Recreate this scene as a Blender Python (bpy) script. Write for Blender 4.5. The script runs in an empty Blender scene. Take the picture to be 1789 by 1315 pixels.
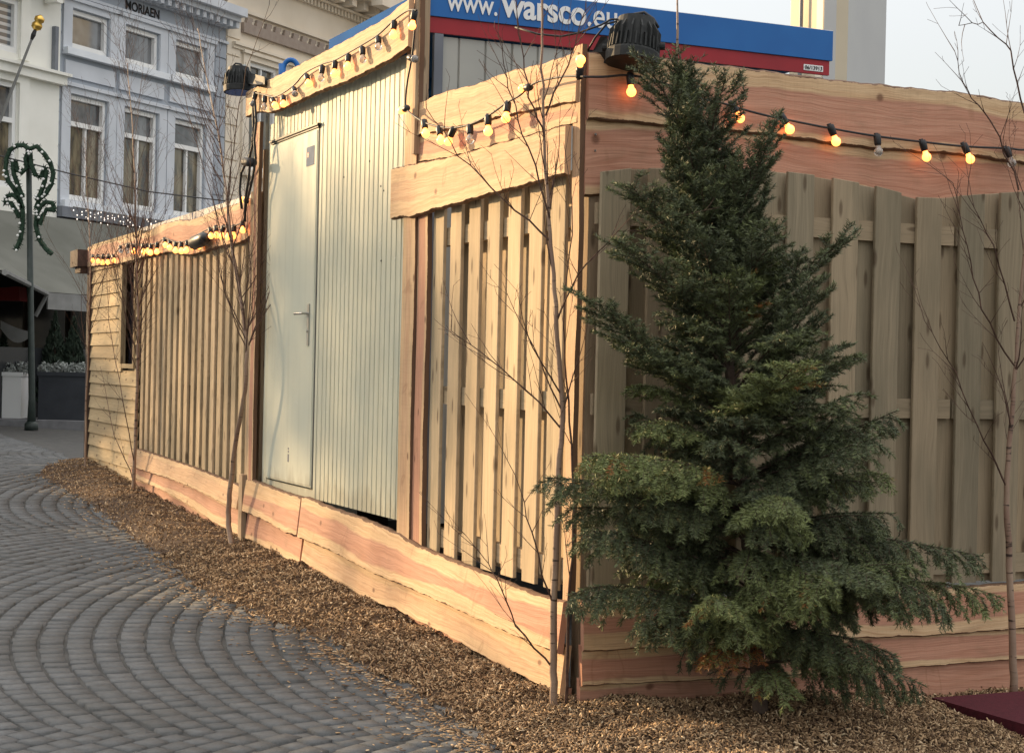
import bpy, math, random
import numpy as np
rnd = random.Random(7); NR = np.random.default_rng(7)
SC = bpy.context.scene; COL = SC.collection

# ------------------------------------------------------------------ camera, world, sun
F = 3000.0; CX, CY = 894.5, 657.5; EYE = 1.43
TH = math.atan(.0226); PT = -math.atan(12.5/F)
Rw = np.array((1, 0, 0.)); Fw = np.array((0, math.cos(PT), math.sin(PT))); Uw = np.array((0, -math.sin(PT), math.cos(PT)))
RI = math.cos(TH)*Rw + math.sin(TH)*Uw
UI = math.cos(TH)*Uw - math.sin(TH)*Rw
cam = bpy.data.cameras.new('camera'); co = bpy.data.objects.new('camera', cam); COL.objects.link(co)
cam.sensor_width = 36; cam.lens = 36*F/1789; cam.clip_end = 2000; cam.clip_start = .1
from mathutils import Matrix, Vector
M = Matrix.Identity(4)
for i in range(3):
    M[i][0] = RI[i]; M[i][1] = UI[i]; M[i][2] = -Fw[i]
M[2][3] = EYE
co.matrix_world = M; SC.camera = co

SUN_DIR = Vector((-.80, .60, .225)).normalized()      # towards the sun
SUN_EL = math.asin(SUN_DIR.z); SUN_AZ = math.atan2(SUN_DIR.x, SUN_DIR.y)
w = bpy.data.worlds.new('World'); SC.world = w; w.use_nodes = True
nt = w.node_tree; bg = nt.nodes['Background']
sky = nt.nodes.new('ShaderNodeTexSky'); sky.sky_type = 'NISHITA'; sky.sun_disc = False
sky.sun_elevation = SUN_EL; sky.sun_rotation = SUN_AZ; sky.air_density = 1.0; sky.dust_density = 2.0; sky.ozone_density = 1.0
mix = nt.nodes.new('ShaderNodeMix'); mix.data_type = 'RGBA'; mix.inputs[0].default_value = .66
# thin high cloud, brighter towards the zenith
tc = nt.nodes.new('ShaderNodeTexCoord'); sx = nt.nodes.new('ShaderNodeSeparateXYZ'); nt.links.new(tc.outputs['Generated'], sx.inputs[0])
mr = nt.nodes.new('ShaderNodeMapRange'); nt.links.new(sx.outputs[2], mr.inputs[0]); mr.inputs[1].default_value = 0; mr.inputs[2].default_value = 1; mr.inputs[3].default_value = .44; mr.inputs[4].default_value = 2.7
vm = nt.nodes.new('ShaderNodeVectorMath'); vm.operation = 'SCALE'; vm.inputs[0].default_value = (4.15, 3.95, 3.80); nt.links.new(mr.outputs[0], vm.inputs['Scale'])
nt.links.new(sky.outputs[0], mix.inputs[6]); nt.links.new(vm.outputs[0], mix.inputs[7])
nt.links.new(mix.outputs[2], bg.inputs[0]); bg.inputs[1].default_value = .15
sl = bpy.data.lights.new('sun', 'SUN'); sl.energy = 4.8; sl.angle = math.radians(.8); sl.color = (1, .69, .37)
so = bpy.data.objects.new('sun', sl); COL.objects.link(so)
so.rotation_euler = SUN_DIR.to_track_quat('Z', 'Y').to_euler()
SC.view_settings.view_transform = 'Standard'; SC.view_settings.look = 'None'
SC.view_settings.gamma = 1; SC.view_settings.exposure = .85

# ------------------------------------------------------------------ frames of the place
def ray(px, py):
    return ((px-CX)/F)*RI - ((py-CY)/F)*UI + Fw
A = math.atan(1354/F)
u = np.array((-math.sin(A), math.cos(A), 0)); v = np.array((math.cos(A), math.sin(A), 0))
_d = ray(1000, 1235); C = np.array((_d[0]*7.32/_d[1], 7.32, 0))
Z = np.array((0, 0, 1.))
def Lp(s, o, z): return C + u*s - v*o + Z*z          # left wall: s along it, o out towards the street
def Rp(t, o, z): return C + v*t - u*o + Z*z          # right wall
def hit(px, py, P0, n):
    d = ray(px, py); E_ = np.array((0, 0, EYE))
    return E_ + d*(np.dot(P0-E_, n)/np.dot(d, n))
def L(px, py, o=0.):
    p = hit(px, py, Lp(0, o, 0), v) - C; return float(np.dot(p, u)), float(p[2])
def R(px, py, o=0.):
    p = hit(px, py, Rp(0, o, 0), u) - C; return float(np.dot(p, v)), float(p[2])
fa = math.atan((2300-894.5)/3000); fw = np.array((math.sin(fa), math.cos(fa), 0)); fn = np.array((fw[1], -fw[0], 0))
_d = ray(100, 400); FO = np.array((_d[0]*36/_d[1], 36, 0))
def Fp(a, o, z): return FO + fw*a + fn*o + Z*z        # far street front
def gz(x, y):
    x = np.asarray(x, float); y = np.asarray(y, float)
    s = (x-C[0])*u[0] + (y-C[1])*u[1]; t = (x-C[0])*v[0] + (y-C[1])*v[1]
    return .033*np.clip(s, -9, 11) - .045*np.clip(t, 0, 3) - .03
def gnd(px, py):
    z = 0.
    for i in range(30):
        d = ray(px, py); q = (z-EYE)/d[2]; x, y = d[0]*q, d[1]*q; z = float(gz(x, y))
    return np.array((x, y, z))

# ------------------------------------------------------------------ materials
def mat(name, col=(.5, .5, .5), rough=.6, metal=0., emit=None, es=0., trans=0., spec=.5, alpha=1.):
    m = bpy.data.materials.new(name); m.use_nodes = True
    b = m.node_tree.nodes['Principled BSDF']
    b.inputs['Base Color'].default_value = (*col, 1); b.inputs['Roughness'].default_value = rough
    b.inputs['Metallic'].default_value = metal; b.inputs['Specular IOR Level'].default_value = spec
    b.inputs['Transmission Weight'].default_value = trans; b.inputs['Alpha'].default_value = alpha
    if emit: b.inputs['Emission Color'].default_value = (*emit, 1); b.inputs['Emission Strength'].default_value = es
    return m
class N:
    def __init__(s, m): s.t = m.node_tree; s.b = s.t.nodes['Principled BSDF']
    def n(s, ty, **k):
        x = s.t.nodes.new(ty)
        for a, b in k.items():
            if a.startswith('i_'):
                key = a[2:]; key = int(key) if key.isdigit() else key.replace('_', ' ')
                s.put(b, x.inputs[key])
            else: setattr(x, a, b)
        return x
    def put(s, val, inp):
        if isinstance(val, bpy.types.NodeSocket): s.t.links.new(val, inp)
        else: inp.default_value = val
    def math(s, op, a, b=0., c=0., clamp=False):
        x = s.t.nodes.new('ShaderNodeMath'); x.operation = op; x.use_clamp = clamp
        s.put(a, x.inputs[0]); s.put(b, x.inputs[1]); s.put(c, x.inputs[2]); return x.outputs[0]
    def mix(s, f, a, b, mode='MIX'):
        x = s.t.nodes.new('ShaderNodeMix'); x.data_type = 'RGBA'; x.blend_type = mode
        s.put(f, x.inputs[0]); s.put(a if not isinstance(a, tuple) else (*a, 1), x.inputs[6]); s.put(b if not isinstance(b, tuple) else (*b, 1), x.inputs[7])
        return x.outputs[2]
    def ramp(s, f, stops):
        x = s.t.nodes.new('ShaderNodeValToRGB'); s.put(f, x.inputs[0]); e = x.color_ramp.elements
        while len(e) < len(stops): e.new(.5)
        for i, (p, c) in enumerate(stops): e[i].position = p; e[i].color = (*c, 1) if isinstance(c, tuple) else (c, c, c, 1)
        return x.outputs[0]
    def noise(s, vec, scale, detail=3, rough=.5, dist=0.):
        x = s.n('ShaderNodeTexNoise', i_Scale=scale, i_Detail=detail, i_Roughness=rough, i_Distortion=dist)
        if vec is not None: s.put(vec, x.inputs['Vector'])
        return x.outputs[0]
    def comb(s, x, y, z=0.):
        c = s.t.nodes.new('ShaderNodeCombineXYZ'); s.put(x, c.inputs[0]); s.put(y, c.inputs[1]); s.put(z, c.inputs[2]); return c.outputs[0]
    def uv(s):
        a = s.t.nodes.new('ShaderNodeUVMap'); sp = s.t.nodes.new('ShaderNodeSeparateXYZ'); s.t.links.new(a.outputs[0], sp.inputs[0]); return sp.outputs[0], sp.outputs[1]
    def attr(s, name):
        a = s.t.nodes.new('ShaderNodeAttribute'); a.attribute_name = name; return a.outputs['Fac']
    def pos(s):
        g = s.t.nodes.new('ShaderNodeNewGeometry'); return g.outputs['Position']
    def col(s, c): s.put(c, s.b.inputs['Base Color'])
    def bump(s, h, dist=.005, st=1.):
        x = s.t.nodes.new('ShaderNodeBump'); s.put(h, x.inputs['Height']); x.inputs['Distance'].default_value = dist; x.inputs['Strength'].default_value = st
        s.t.links.new(x.outputs[0], s.b.inputs['Normal'])

def larch_mat(name='larch', hk=1.):
    m = mat(name, rough=.75, spec=.25); n = N(m); U_, V_ = n.uv(); r = n.attr('rnd')
    off = n.math('MULTIPLY', r, 37.)
    uu = n.math('ADD', U_, off)
    low = n.noise(n.comb(n.math('MULTIPLY', uu, .55), n.math('MULTIPLY', V_, .5), off), 1.6, 1.5)
    cen = n.math('ADD', .40, n.math('MULTIPLY', n.math('FRACT', n.math('MULTIPLY', r, 7.3)), .22))
    hw = n.math('ADD', .16, n.math('MULTIPLY', n.math('FRACT', n.math('MULTIPLY', r, 3.7)), .24))
    dd = n.math('ABSOLUTE', n.math('SUBTRACT', V_, cen))
    dd = n.math('SUBTRACT', dd, n.math('MULTIPLY', n.math('SUBTRACT', low, .5), .62))
    heart = n.ramp(n.math('SUBTRACT', dd, hw), [(0, 1.), (.055, .0)])
    vv = n.math('ADD', V_, n.math('MULTIPLY', n.math('SUBTRACT', n.noise(n.comb(n.math('MULTIPLY', uu, .8), V_, off), 1.5, 1.5), .5), .5))
    g1 = n.noise(n.comb(n.math('MULTIPLY', uu, 1.2), n.math('MULTIPLY', vv, 34), off), 1., 3, .6)
    g2 = n.noise(n.comb(n.math('MULTIPLY', uu, 5), n.math('MULTIPLY', vv, 95), off), 1., 2)
    blot = n.noise(n.comb(n.math('MULTIPLY', uu, 3), n.math('MULTIPLY', V_, 1.5), off), 2.2, 4)
    sap = n.mix(n.ramp(g1, [(.3, 0.), (.7, 1.)]), (.70, .50, .30), (.55, .37, .205))
    hrt = n.mix(n.ramp(g1, [(.3, 0.), (.7, 1.)]), (.58, .315, .21), (.44, .215, .14))
    c = n.mix(n.math('MULTIPLY', heart, hk), sap, hrt)
    eye = n.noise(n.comb(n.math('MULTIPLY', uu, .75), n.math('MULTIPLY', V_, 2.0), off), 1., 1.)
    fr = n.math('FRACT', n.math('ADD', n.math('MULTIPLY', V_, 5.), n.math('MULTIPLY', eye, 9.)))
    c = n.mix(1., c, n.ramp(fr, [(0, (.90, .85, .82)), (.25, 1.), (.6, 1.), (1., (.90, .85, .82))]), 'MULTIPLY')
    vl = n.noise(n.comb(n.math('ADD', n.math('MULTIPLY', uu, 7.), n.math('MULTIPLY', V_, .5)), n.math('MULTIPLY', V_, .6), off), 1., 2)
    c = n.mix(n.math('MULTIPLY', n.ramp(vl, [(.66, 0.), (.70, 1.), (.73, 0.)]), .38), c, (.30, .15, .08))
    ring = n.ramp(n.math('ABSOLUTE', n.math('SUBTRACT', dd, hw)), [(0, .90), (.03, 1.), (.10, 1.)])
    c = n.mix(1., c, ring, 'MULTIPLY')
    c = n.mix(n.math('MULTIPLY', n.ramp(g2, [(.48, 0.), (.7, 1.)]), .34), c, (.20, .095, .05))
    c = n.mix(n.math('MULTIPLY', n.ramp(blot, [(.56, 0.), (.75, 1.)]), .35), c, (.24, .15, .09))
    vo = n.n('ShaderNodeTexVoronoi', voronoi_dimensions='2D', i_Scale=1.); n.put(n.comb(n.math('MULTIPLY', uu, 1.9), n.math('ADD', n.math('MULTIPLY', V_, .6), off), 0.), vo.inputs['Vector'])
    kn = n.ramp(vo.outputs['Distance'], [(.022, 1.), (.05, 0.)])
    c = n.mix(n.math('MULTIPLY', kn, .75), c, (.12, .05, .028))
    saw = n.noise(n.comb(n.math('MULTIPLY', uu, 120.), n.math('MULTIPLY', V_, 1.), off), 1., 2)
    c = n.mix(n.math('MULTIPLY', n.ramp(saw, [(.5, 0.), (.75, 1.)]), .13), c, (.30, .18, .10))
    rag = n.ramp(n.noise(n.comb(n.math('MULTIPLY', uu, 9.), off, off), 1., 4, .7), [(.48, 0.), (.72, .032)])
    e = n.math('GREATER_THAN', n.math('ABSOLUTE', n.math('SUBTRACT', V_, .5)), n.math('SUBTRACT', .502, rag))
    c = n.mix(e, c, (.15, .085, .05))
    n.col(c); n.bump(n.math('ADD', g2, n.math('MULTIPLY', g1, .6)), .003, .5); return m
def pine_mat(name='treated_pine', a=(.345, .285, .190), b=(.235, .20, .135), warm=(.36, .26, .16)):
    m = mat(name, rough=.8, spec=.2); n = N(m); U_, V_ = n.uv(); r = n.attr('rnd'); off = n.math('MULTIPLY', r, 53.)
    uu = n.math('ADD', U_, off)
    vv = n.math('ADD', V_, n.math('MULTIPLY', n.noise(n.comb(n.math('MULTIPLY', uu, 1.6), n.math('MULTIPLY', V_, 4.), off), 1., 2), .10))
    g1 = n.noise(n.comb(n.math('MULTIPLY', uu, .9), n.math('MULTIPLY', vv, 60), off), 1., 3, .6)
    g2 = n.noise(n.comb(n.math('MULTIPLY', uu, 6), n.math('MULTIPLY', vv, 330), off), 1., 2)
    lo = n.noise(n.comb(n.math('MULTIPLY', uu, 1.5), n.math('MULTIPLY', V_, 6.), off), 1., 4)
    c = n.mix(n.ramp(g1, [(.3, 0.), (.7, 1.)]), a, b)
    c = n.mix(n.math('MULTIPLY', n.math('FRACT', n.math('MULTIPLY', r, 5.1)), .6), c, warm)
    c = n.mix(n.math('MULTIPLY', n.ramp(lo, [(.45, 0.), (.75, 1.)]), .5), c, (.13, .12, .08))
    c = n.mix(n.math('MULTIPLY', n.ramp(g2, [(.5, 0.), (.75, 1.)]), .35), c, (.11, .085, .05))
    vo = n.n('ShaderNodeTexVoronoi', voronoi_dimensions='2D', i_Scale=1.); n.put(n.comb(n.math('MULTIPLY', uu, 2.2), n.math('ADD', n.math('MULTIPLY', V_, 8.), off), 0.), vo.inputs['Vector'])
    c = n.mix(n.math('MULTIPLY', n.ramp(vo.outputs['Distance'], [(.05, 1.), (.11, 0.)]), .7), c, (.085, .055, .032))
    br = n.math('ADD', .78, n.math('MULTIPLY', n.math('FRACT', n.math('MULTIPLY', r, 11.7)), .42))
    c = n.mix(1., c, n.comb(br, br, br), 'MULTIPLY')
    n.col(c); n.bump(n.math('ADD', g2, g1), .002, .5); return m
def noisy(name, a, b, scale=8, rough=.8, bumpd=0., spec=.3, metal=0., detail=5, stops=(.35, .65)):
    m = mat(name, rough=rough, spec=spec, metal=metal); n = N(m)
    g = n.n('ShaderNodeTexCoord').outputs['Object']; x = n.noise(g, scale, detail)
    n.col(n.mix(n.ramp(x, [(stops[0], 0.), (stops[1], 1.)]), a, b))
    if bumpd: n.bump(n.noise(g, scale*4, 4), bumpd)
    return m
MT = {}
MT['larch'] = larch_mat(); MT['larch_pale'] = larch_mat('larch_sapwood', .28); MT['pine'] = pine_mat()
MT['clap'] = pine_mat('clapboard_pine', (.50, .385, .225), (.38, .28, .155), (.52, .38, .22))
MT['tan'] = pine_mat('tan_pine', (.53, .41, .26), (.36, .285, .18), (.56, .41, .25))
MT['rough'] = pine_mat('rough_pine', (.42, .32, .21), (.28, .20, .13), (.45, .32, .20))
MT['bark_dark'] = noisy('dark_bark', (.060, .033, .024), (.12, .07, .05), 40, .85, .002)
def birch_mat():
    m = mat('young_birch_bark', rough=.6, spec=.3); n = N(m); g = n.n('ShaderNodeTexCoord').outputs['Object']
    mp = n.n('ShaderNodeMapping', i_Scale=(9., 9., 60.)); n.put(g, mp.inputs['Vector'])
    x = n.noise(mp.outputs[0], 1., 4); y = n.noise(g, 3., 3)
    c = n.mix(n.ramp(y, [(.35, 0.), (.65, 1.)]), (.33, .24, .17), (.20, .12, .085))
    c = n.mix(n.ramp(x, [(.60, 0.), (.66, 1.)]), c, (.045, .028, .02)); n.col(c); n.bump(x, .002); return m
MT['birch'] = birch_mat()
def paint(name, a, b, dirt=.35):
    m = mat(name, rough=.6, spec=.12); n = N(m); p = n.pos()
    def mp(sc): q = n.n('ShaderNodeMapping', i_Scale=sc); n.put(p, q.inputs['Vector']); return q.outputs[0]
    c = n.mix(n.ramp(n.noise(p, 2.2, 4), [(.35, 0.), (.65, 1.)]), a, b)
    st = n.ramp(n.noise(mp((22., 22., .55)), 1., 4, .6), [(.50, 0.), (.80, 1.)])
    c = n.mix(n.math('MULTIPLY', st, dirt), c, (.27, .25, .18))
    sc = n.ramp(n.noise(mp((5., 5., 9.)), 2., 5, .7), [(.66, 0.), (.70, 1.)])
    c = n.mix(n.math('MULTIPLY', sc, .35), c, (.70, .70, .62))
    sp = n.n('ShaderNodeSeparateXYZ'); n.put(p, sp.inputs[0])
    lo = n.ramp(n.math('ADD', sp.outputs[2], n.math('MULTIPLY', n.noise(mp((9., 9., 3.)), 1., 4), .5)), [(.90, 1.), (1.25, 0.)])
    c = n.mix(n.math('MULTIPLY', lo, .40), c, (.22, .19, .13)); n.col(c)
    n.put(n.math('ADD', .55, n.math('MULTIPLY', st, .25)), n.b.inputs['Roughness']); n.bump(n.noise(p, 3.5, 2), .012, .35); return m
MT['paintgreen'] = paint('grey_green_lacquer', (.56, .555, .43), (.52, .52, .405), .4)
MT['door'] = paint('door_lacquer', (.56, .57, .455), (.53, .54, .435), .22)
MT['panel'] = noisy('light_grey_sheet', (.40, .40, .36), (.35, .35, .32), 3, .5)
MT['bannerblue'] = noisy('banner_blue', (.018, .135, .40), (.015, .115, .36), 3, .45)
MT['bannerred'] = noisy('banner_red', (.33, .022, .030), (.27, .02, .028), 4, .5)
MT['white'] = mat('white_paint', (.78, .78, .76), .5)
MT['offwhite'] = noisy('off_white_render', (.84, .83, .76), (.78, .77, .70), 1.5, .8)
MT['bluegrey'] = noisy('blue_grey_stucco', (.375, .41, .455), (.335, .37, .415), 1.2, .85)
MT['palegrey'] = noisy('pale_blue_trim', (.60, .63, .67), (.54, .57, .61), 1.5, .75)
MT['trimwhite'] = noisy('trim_white', (.78, .81, .84), (.70, .74, .78), 2, .6)
MT['cream'] = noisy('cream_stucco', (.76, .68, .56), (.70, .62, .50), 1.2, .85)
MT['creamdark'] = noisy('brown_stone_band', (.30, .24, .20), (.36, .30, .25), 6, .85)
MT['zinc'] = noisy('zinc', (.14, .155, .18), (.19, .205, .23), 3, .5)
MT['black'] = mat('black_plastic', (.012, .012, .013), .45)
MT['rubber'] = mat('black_rubber', (.015, .015, .016), .6)
MT['alu'] = noisy('cast_black_metal', (.020, .022, .022), (.034, .036, .035), 30, .62, 0, .2)
MT['steel'] = mat('brushed_steel', (.42, .42, .40), .35, 1.)
MT['dark'] = mat('dark_void', (.012, .012, .012), .9)
MT['greenpost'] = noisy('dark_green_iron', (.022, .032, .027), (.035, .045, .04), 10, .5)
MT['garland'] = noisy('fir_garland', (.012, .03, .018), (.03, .06, .035), 30, .9)
MT['lamp'] = mat('lit_bulb', (1, .6, .25), .3, emit=(1, .27, .05), es=3.0)
MT['lampyellow'] = mat('lit_yellow_bulb', (1, .7, .3), .3, emit=(1, .36, .06), es=2.6)
MT['unlit'] = mat('clear_bulb_glass', (.75, .72, .66), .08, spec=.8, trans=.75)
MT['sparkle'] = mat('white_fairy_bulb', (1, .95, .9), .3, emit=(1, .85, .7), es=1.4)
MT['glasslamp'] = mat('silver_bauble', (.75, .75, .72), .25)
MT['awning'] = noisy('olive_grey_canvas', (.145, .148, .128), (.115, .118, .10), 1.2, .9)
MT['valance'] = noisy('pale_canvas', (.24, .24, .23), (.19, .19, .18), 4, .9)
MT['redcloth'] = noisy('red_cloth', (.16, .018, .016), (.12, .014, .012), 4, .9)
MT['mat'] = noisy('dark_red_matting', (.085, .012, .020), (.06, .009, .015), 60, .95, .001)
MT['gold'] = mat('gilt_brass', (.75, .48, .12), .3, 1.)
MT['bluebit'] = mat('blue_plastic', (.02, .22, .5), .4)
MT['planter'] = noisy('anthracite_planter', (.028, .032, .038), (.038, .042, .05), 4, .6)
MT['brownbox'] = noisy('dark_brown_timber', (.07, .045, .035), (.045, .03, .024), 12, .8)
MT['interior'] = noisy('dim_interior', (.05, .042, .035), (.09, .075, .055), 2, .8)
MT['curtain'] = noisy('ochre_curtain', (.24, .20, .12), (.12, .10, .07), 5, .9)
MT['roller'] = None
MT['kerb'] = noisy('kerb_stone', (.20, .20, .205), (.15, .15, .155), 6, .85)
MT['pavement'] = noisy('pavement_grey', (.14, .14, .14), (.10, .10, .105), 5, .9)
def glass_mat():
    m = mat('window_glass', (.10, .105, .11), .04, spec=1.); n = N(m); p = n.pos()
    n.col(n.ramp(n.noise(p, 1.3, 3), [(.42, (.05, .052, .055)), (.58, (.17, .175, .18))])); return m
MT['glass'] = glass_mat()
def curtain_glass():
    m = mat('old_glass_with_drapes', (.1, .1, .1), .06, spec=.9); n = N(m); p = n.pos()
    mp = n.n('ShaderNodeMapping', i_Scale=(2.2, 2.2, .7)); n.put(p, mp.inputs['Vector'])
    x = n.noise(mp.outputs[0], 2.2, 4)
    n.col(n.ramp(x, [(.40, (.035, .033, .028)), (.52, (.13, .105, .06)), (.66, (.22, .18, .11))])); return m
MT['drape'] = curtain_glass()
def blinds():
    m = mat('window_with_blinds', (.1, .1, .1), .1, spec=.7); n = N(m)
    sp = n.n('ShaderNodeSeparateXYZ'); n.put(n.pos(), sp.inputs[0])
    f = n.math('FRACT', n.math('MULTIPLY', sp.outputs[2], 7.))
    n.col(n.ramp(f, [(.5, (.12, .13, .14)), (.6, (.5, .52, .53))])); return m
MT['blinds'] = blinds()
def sett_mat():
    m = mat('grey_stone_setts', rough=.78, spec=.25); n = N(m); p = n.pos(); r = n.attr('rnd')
    c = n.ramp(r, [(0., (.098, .103, .104)), (.5, (.122, .127, .128)), (.85, (.142, .147, .148)), (1., (.150, .150, .144))])
    x = n.noise(p, 26, 6, .75); x2 = n.noise(p, 130, 4, .7); y = n.noise(p, .8, 4)
    c = n.mix(n.math('MULTIPLY', n.ramp(x, [(.42, 0.), (.66, 1.)]), .55), c, (.060, .061, .058))
    c = n.mix(n.math('MULTIPLY', n.ramp(x2, [(.52, 0.), (.70, 1.)]), .40), c, (.185, .185, .178))
    c = n.mix(n.math('MULTIPLY', n.ramp(y, [(.45, 0.), (.65, 1.)]), .40), c, (.070, .066, .056))
    n.col(c); n.bump(n.math('ADD', x, n.math('MULTIPLY', x2, .5)), .007, .9); return m
MT['sett'] = sett_mat()
MT['joint'] = noisy('sanded_joints', (.050, .050, .047), (.078, .076, .070), 9, .95, .004)
MT['soil'] = noisy('chip_mulch_base', (.030, .019, .012), (.07, .045, .027), 60, .95, .006)
def chip_mat():
    m = mat('bark_chips', rough=.8, spec=.25); n = N(m); r = n.attr('rnd')
    n.col(n.ramp(r, [(0., (.040, .025, .015)), (.25, (.12, .072, .040)), (.5, (.29, .185, .098)), (.78, (.48, .33, .185)), (1., (.72, .57, .37))])); return m
MT['chip'] = chip_mat()
def needle_mat():
    m = mat('needles', rough=.55, spec=.3); n = N(m); r = n.attr('rnd')
    n.col(n.ramp(r, [(0., (.042, .054, .034)), (.35, (.080, .098, .054)), (.65, (.135, .160, .070)), (.82, (.20, .235, .085)), (.9, (.20, .15, .04)), (1., (.27, .095, .03))]))
    b = n.b; b.inputs['Subsurface Weight'].default_value = 0.
    return m
MT['needle'] = needle_mat()
MT['sprucebark'] = noisy('spruce_bark', (.06, .04, .03), (.10, .07, .05), 30, .9, .003)
MT['silverleaf'] = noisy('silver_foliage', (.22, .24, .22), (.33, .35, .33), 20, .9)
MT['darkleaf'] = noisy('dim_conifer', (.012, .022, .014), (.03, .045, .028), 20, .9)

# ------------------------------------------------------------------ builders
class MB:
    def __init__(s): s.v = []; s.f = []; s.uv = []; s.r = []; s.n = 0
    def add(s, vs, fs, uvs=None, r=None):
        r = rnd.random() if r is None else r
        s.v += [tuple(map(float, p)) for p in vs]
        for i, f in enumerate(fs):
            s.f.append(tuple(k+s.n for k in f))
            s.uv += (uvs[i] if uvs else [(0, 0)]*len(f)); s.r.append(r)
        s.n += len(vs)
    def frame(s, o, a, b, c, r=None, uvo=0.):      # box from corner o with edge vectors a (long), b, c
        o, a, b, c = (np.asarray(q, float) for q in (o, a, b, c))
        if np.dot(np.cross(a, b), c) < 0: o = o+c; c = -c
        la, lb, lc = (np.linalg.norm(q) for q in (a, b, c))
        P = [o, o+a, o+a+b, o+b, o+c, o+a+c, o+a+b+c, o+b+c]
        fs = [(0, 3, 2, 1), (4, 5, 6, 7), (0, 1, 5, 4), (2, 3, 7, 6), (1, 2, 6, 5), (3, 0, 4, 7)]
        uvp = [(0, 0), (la, 0), (la, lb), (0, lb), (0, lc), (la, lc), (la, lb+lc), (0, lb+lc)]
        s.add(P, fs, [[(uvp[k][0]+uvo, uvp[k][1]) for k in f] for f in fs], r)
    def tube(s, pts, rad, n=6, r=None, cap=True):
        pts = [np.asarray(p, float) for p in pts]; m = len(pts)
        if not hasattr(rad, '__len__'): rad = [rad]*m
        vs = []; ref = None
        for i, p in enumerate(pts):
            t = pts[min(i+1, m-1)] - pts[max(i-1, 0)]; t = t/(np.linalg.norm(t)+1e-12)
            if ref is None: ref = np.array((0, 0, 1.)) if abs(t[2]) < .9 else np.array((1., 0, 0))
            a = ref - t*np.dot(ref, t); a /= np.linalg.norm(a)+1e-12; b = np.cross(t, a); ref = a
            for k in range(n):
                th = 2*math.pi*k/n; vs.append(p + (a*math.cos(th)+b*math.sin(th))*rad[i])
        fs = [(i*n+k, i*n+(k+1) % n, (i+1)*n+(k+1) % n, (i+1)*n+k) for i in range(m-1) for k in range(n)]
        if cap: fs += [tuple(range(n-1, -1, -1)), tuple((m-1)*n+k for k in range(n))]
        s.add(vs, fs, None, r)
    def lathe(s, p, ax, prof, n=12, r=None):         # prof: (distance along ax, radius)
        p = np.asarray(p, float); ax = np.asarray(ax, float); ax = ax/np.linalg.norm(ax)
        s.tube([p+ax*d for d, _ in prof], [q for _, q in prof], n, r)
    def prism(s, pts, d, r=None):                    # polygon pts extruded by vector d
        pts = [np.asarray(p, float) for p in pts]; n = len(pts); d = np.asarray(d, float)
        s.add(pts+[p+d for p in pts], [tuple(range(n-1, -1, -1)), tuple(range(n, 2*n))]+[(i, (i+1) % n, n+(i+1) % n, n+i) for i in range(n)], None, r)
BASE = {}
def obj(name, mb, m, parent=None, smooth=False):
    base = BASE[parent.name] if parent else np.zeros(3)
    me = bpy.data.meshes.new(name)
    me.from_pydata([tuple(np.asarray(p)-base) for p in mb.v], [], mb.f)
    ul = me.uv_layers.new(name='UVMap'); ul.data.foreach_set('uv', np.array(mb.uv, dtype=np.float32).ravel())
    at = me.attributes.new('rnd', 'FLOAT', 'FACE'); at.data.foreach_set('value', np.array(mb.r, dtype=np.float32))
    me.materials.append(MT[m] if isinstance(m, str) else m)
    if smooth: me.polygons.foreach_set('use_smooth', [True]*len(me.polygons))
    me.update()
    o = bpy.data.objects.new(name, me); COL.objects.link(o)
    if parent: o.parent = parent; BASE[o.name] = base
    return o
def npobj(name, V, Fc, r, m, parent=None):
    base = BASE[parent.name] if parent else np.zeros(3)
    me = bpy.data.meshes.new(name); k = Fc.shape[1]; nf = len(Fc)
    me.vertices.add(len(V)); me.vertices.foreach_set('co', (V-base).astype(np.float32).ravel())
    me.loops.add(nf*k); me.loops.foreach_set('vertex_index', Fc.astype(np.int32).ravel())
    me.polygons.add(nf); me.polygons.foreach_set('loop_start', np.arange(0, nf*k, k, dtype=np.int32))
    try: me.polygons.foreach_set('loop_total', np.full(nf, k, dtype=np.int32))
    except Exception: pass
    at = me.attributes.new('rnd', 'FLOAT', 'FACE'); at.data.foreach_set('value', r.astype(np.float32))
    me.materials.append(MT[m]); me.update(calc_edges=True); me.validate()
    o = bpy.data.objects.new(name, me); COL.objects.link(o)
    if parent: o.parent = parent; BASE[o.name] = base
    return o
def thing(name, label, cat, loc, group=None):
    o = bpy.data.objects.new(name, None); COL.objects.link(o); o.location = tuple(map(float, loc)); o.empty_display_size = .1
    o['label'] = label; o['category'] = cat; BASE[o.name] = np.asarray(loc, float)
    if group: o['group'] = group
    return o
def tag(o, label, cat, group=None):
    o['label'] = label; o['category'] = cat
    if group: o['group'] = group
    return o
def struct(o): o['kind'] = 'structure'; return o
def interp(pts, x):
    pts = sorted(pts)
    if x <= pts[0][0]: return pts[0][1]
    for (a, p), (b, q) in zip(pts, pts[1:]):
        if x <= b:
            t = (x-a)/(b-a+1e-9); return p+(q-p)*t
    return pts[-1][1]

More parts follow.
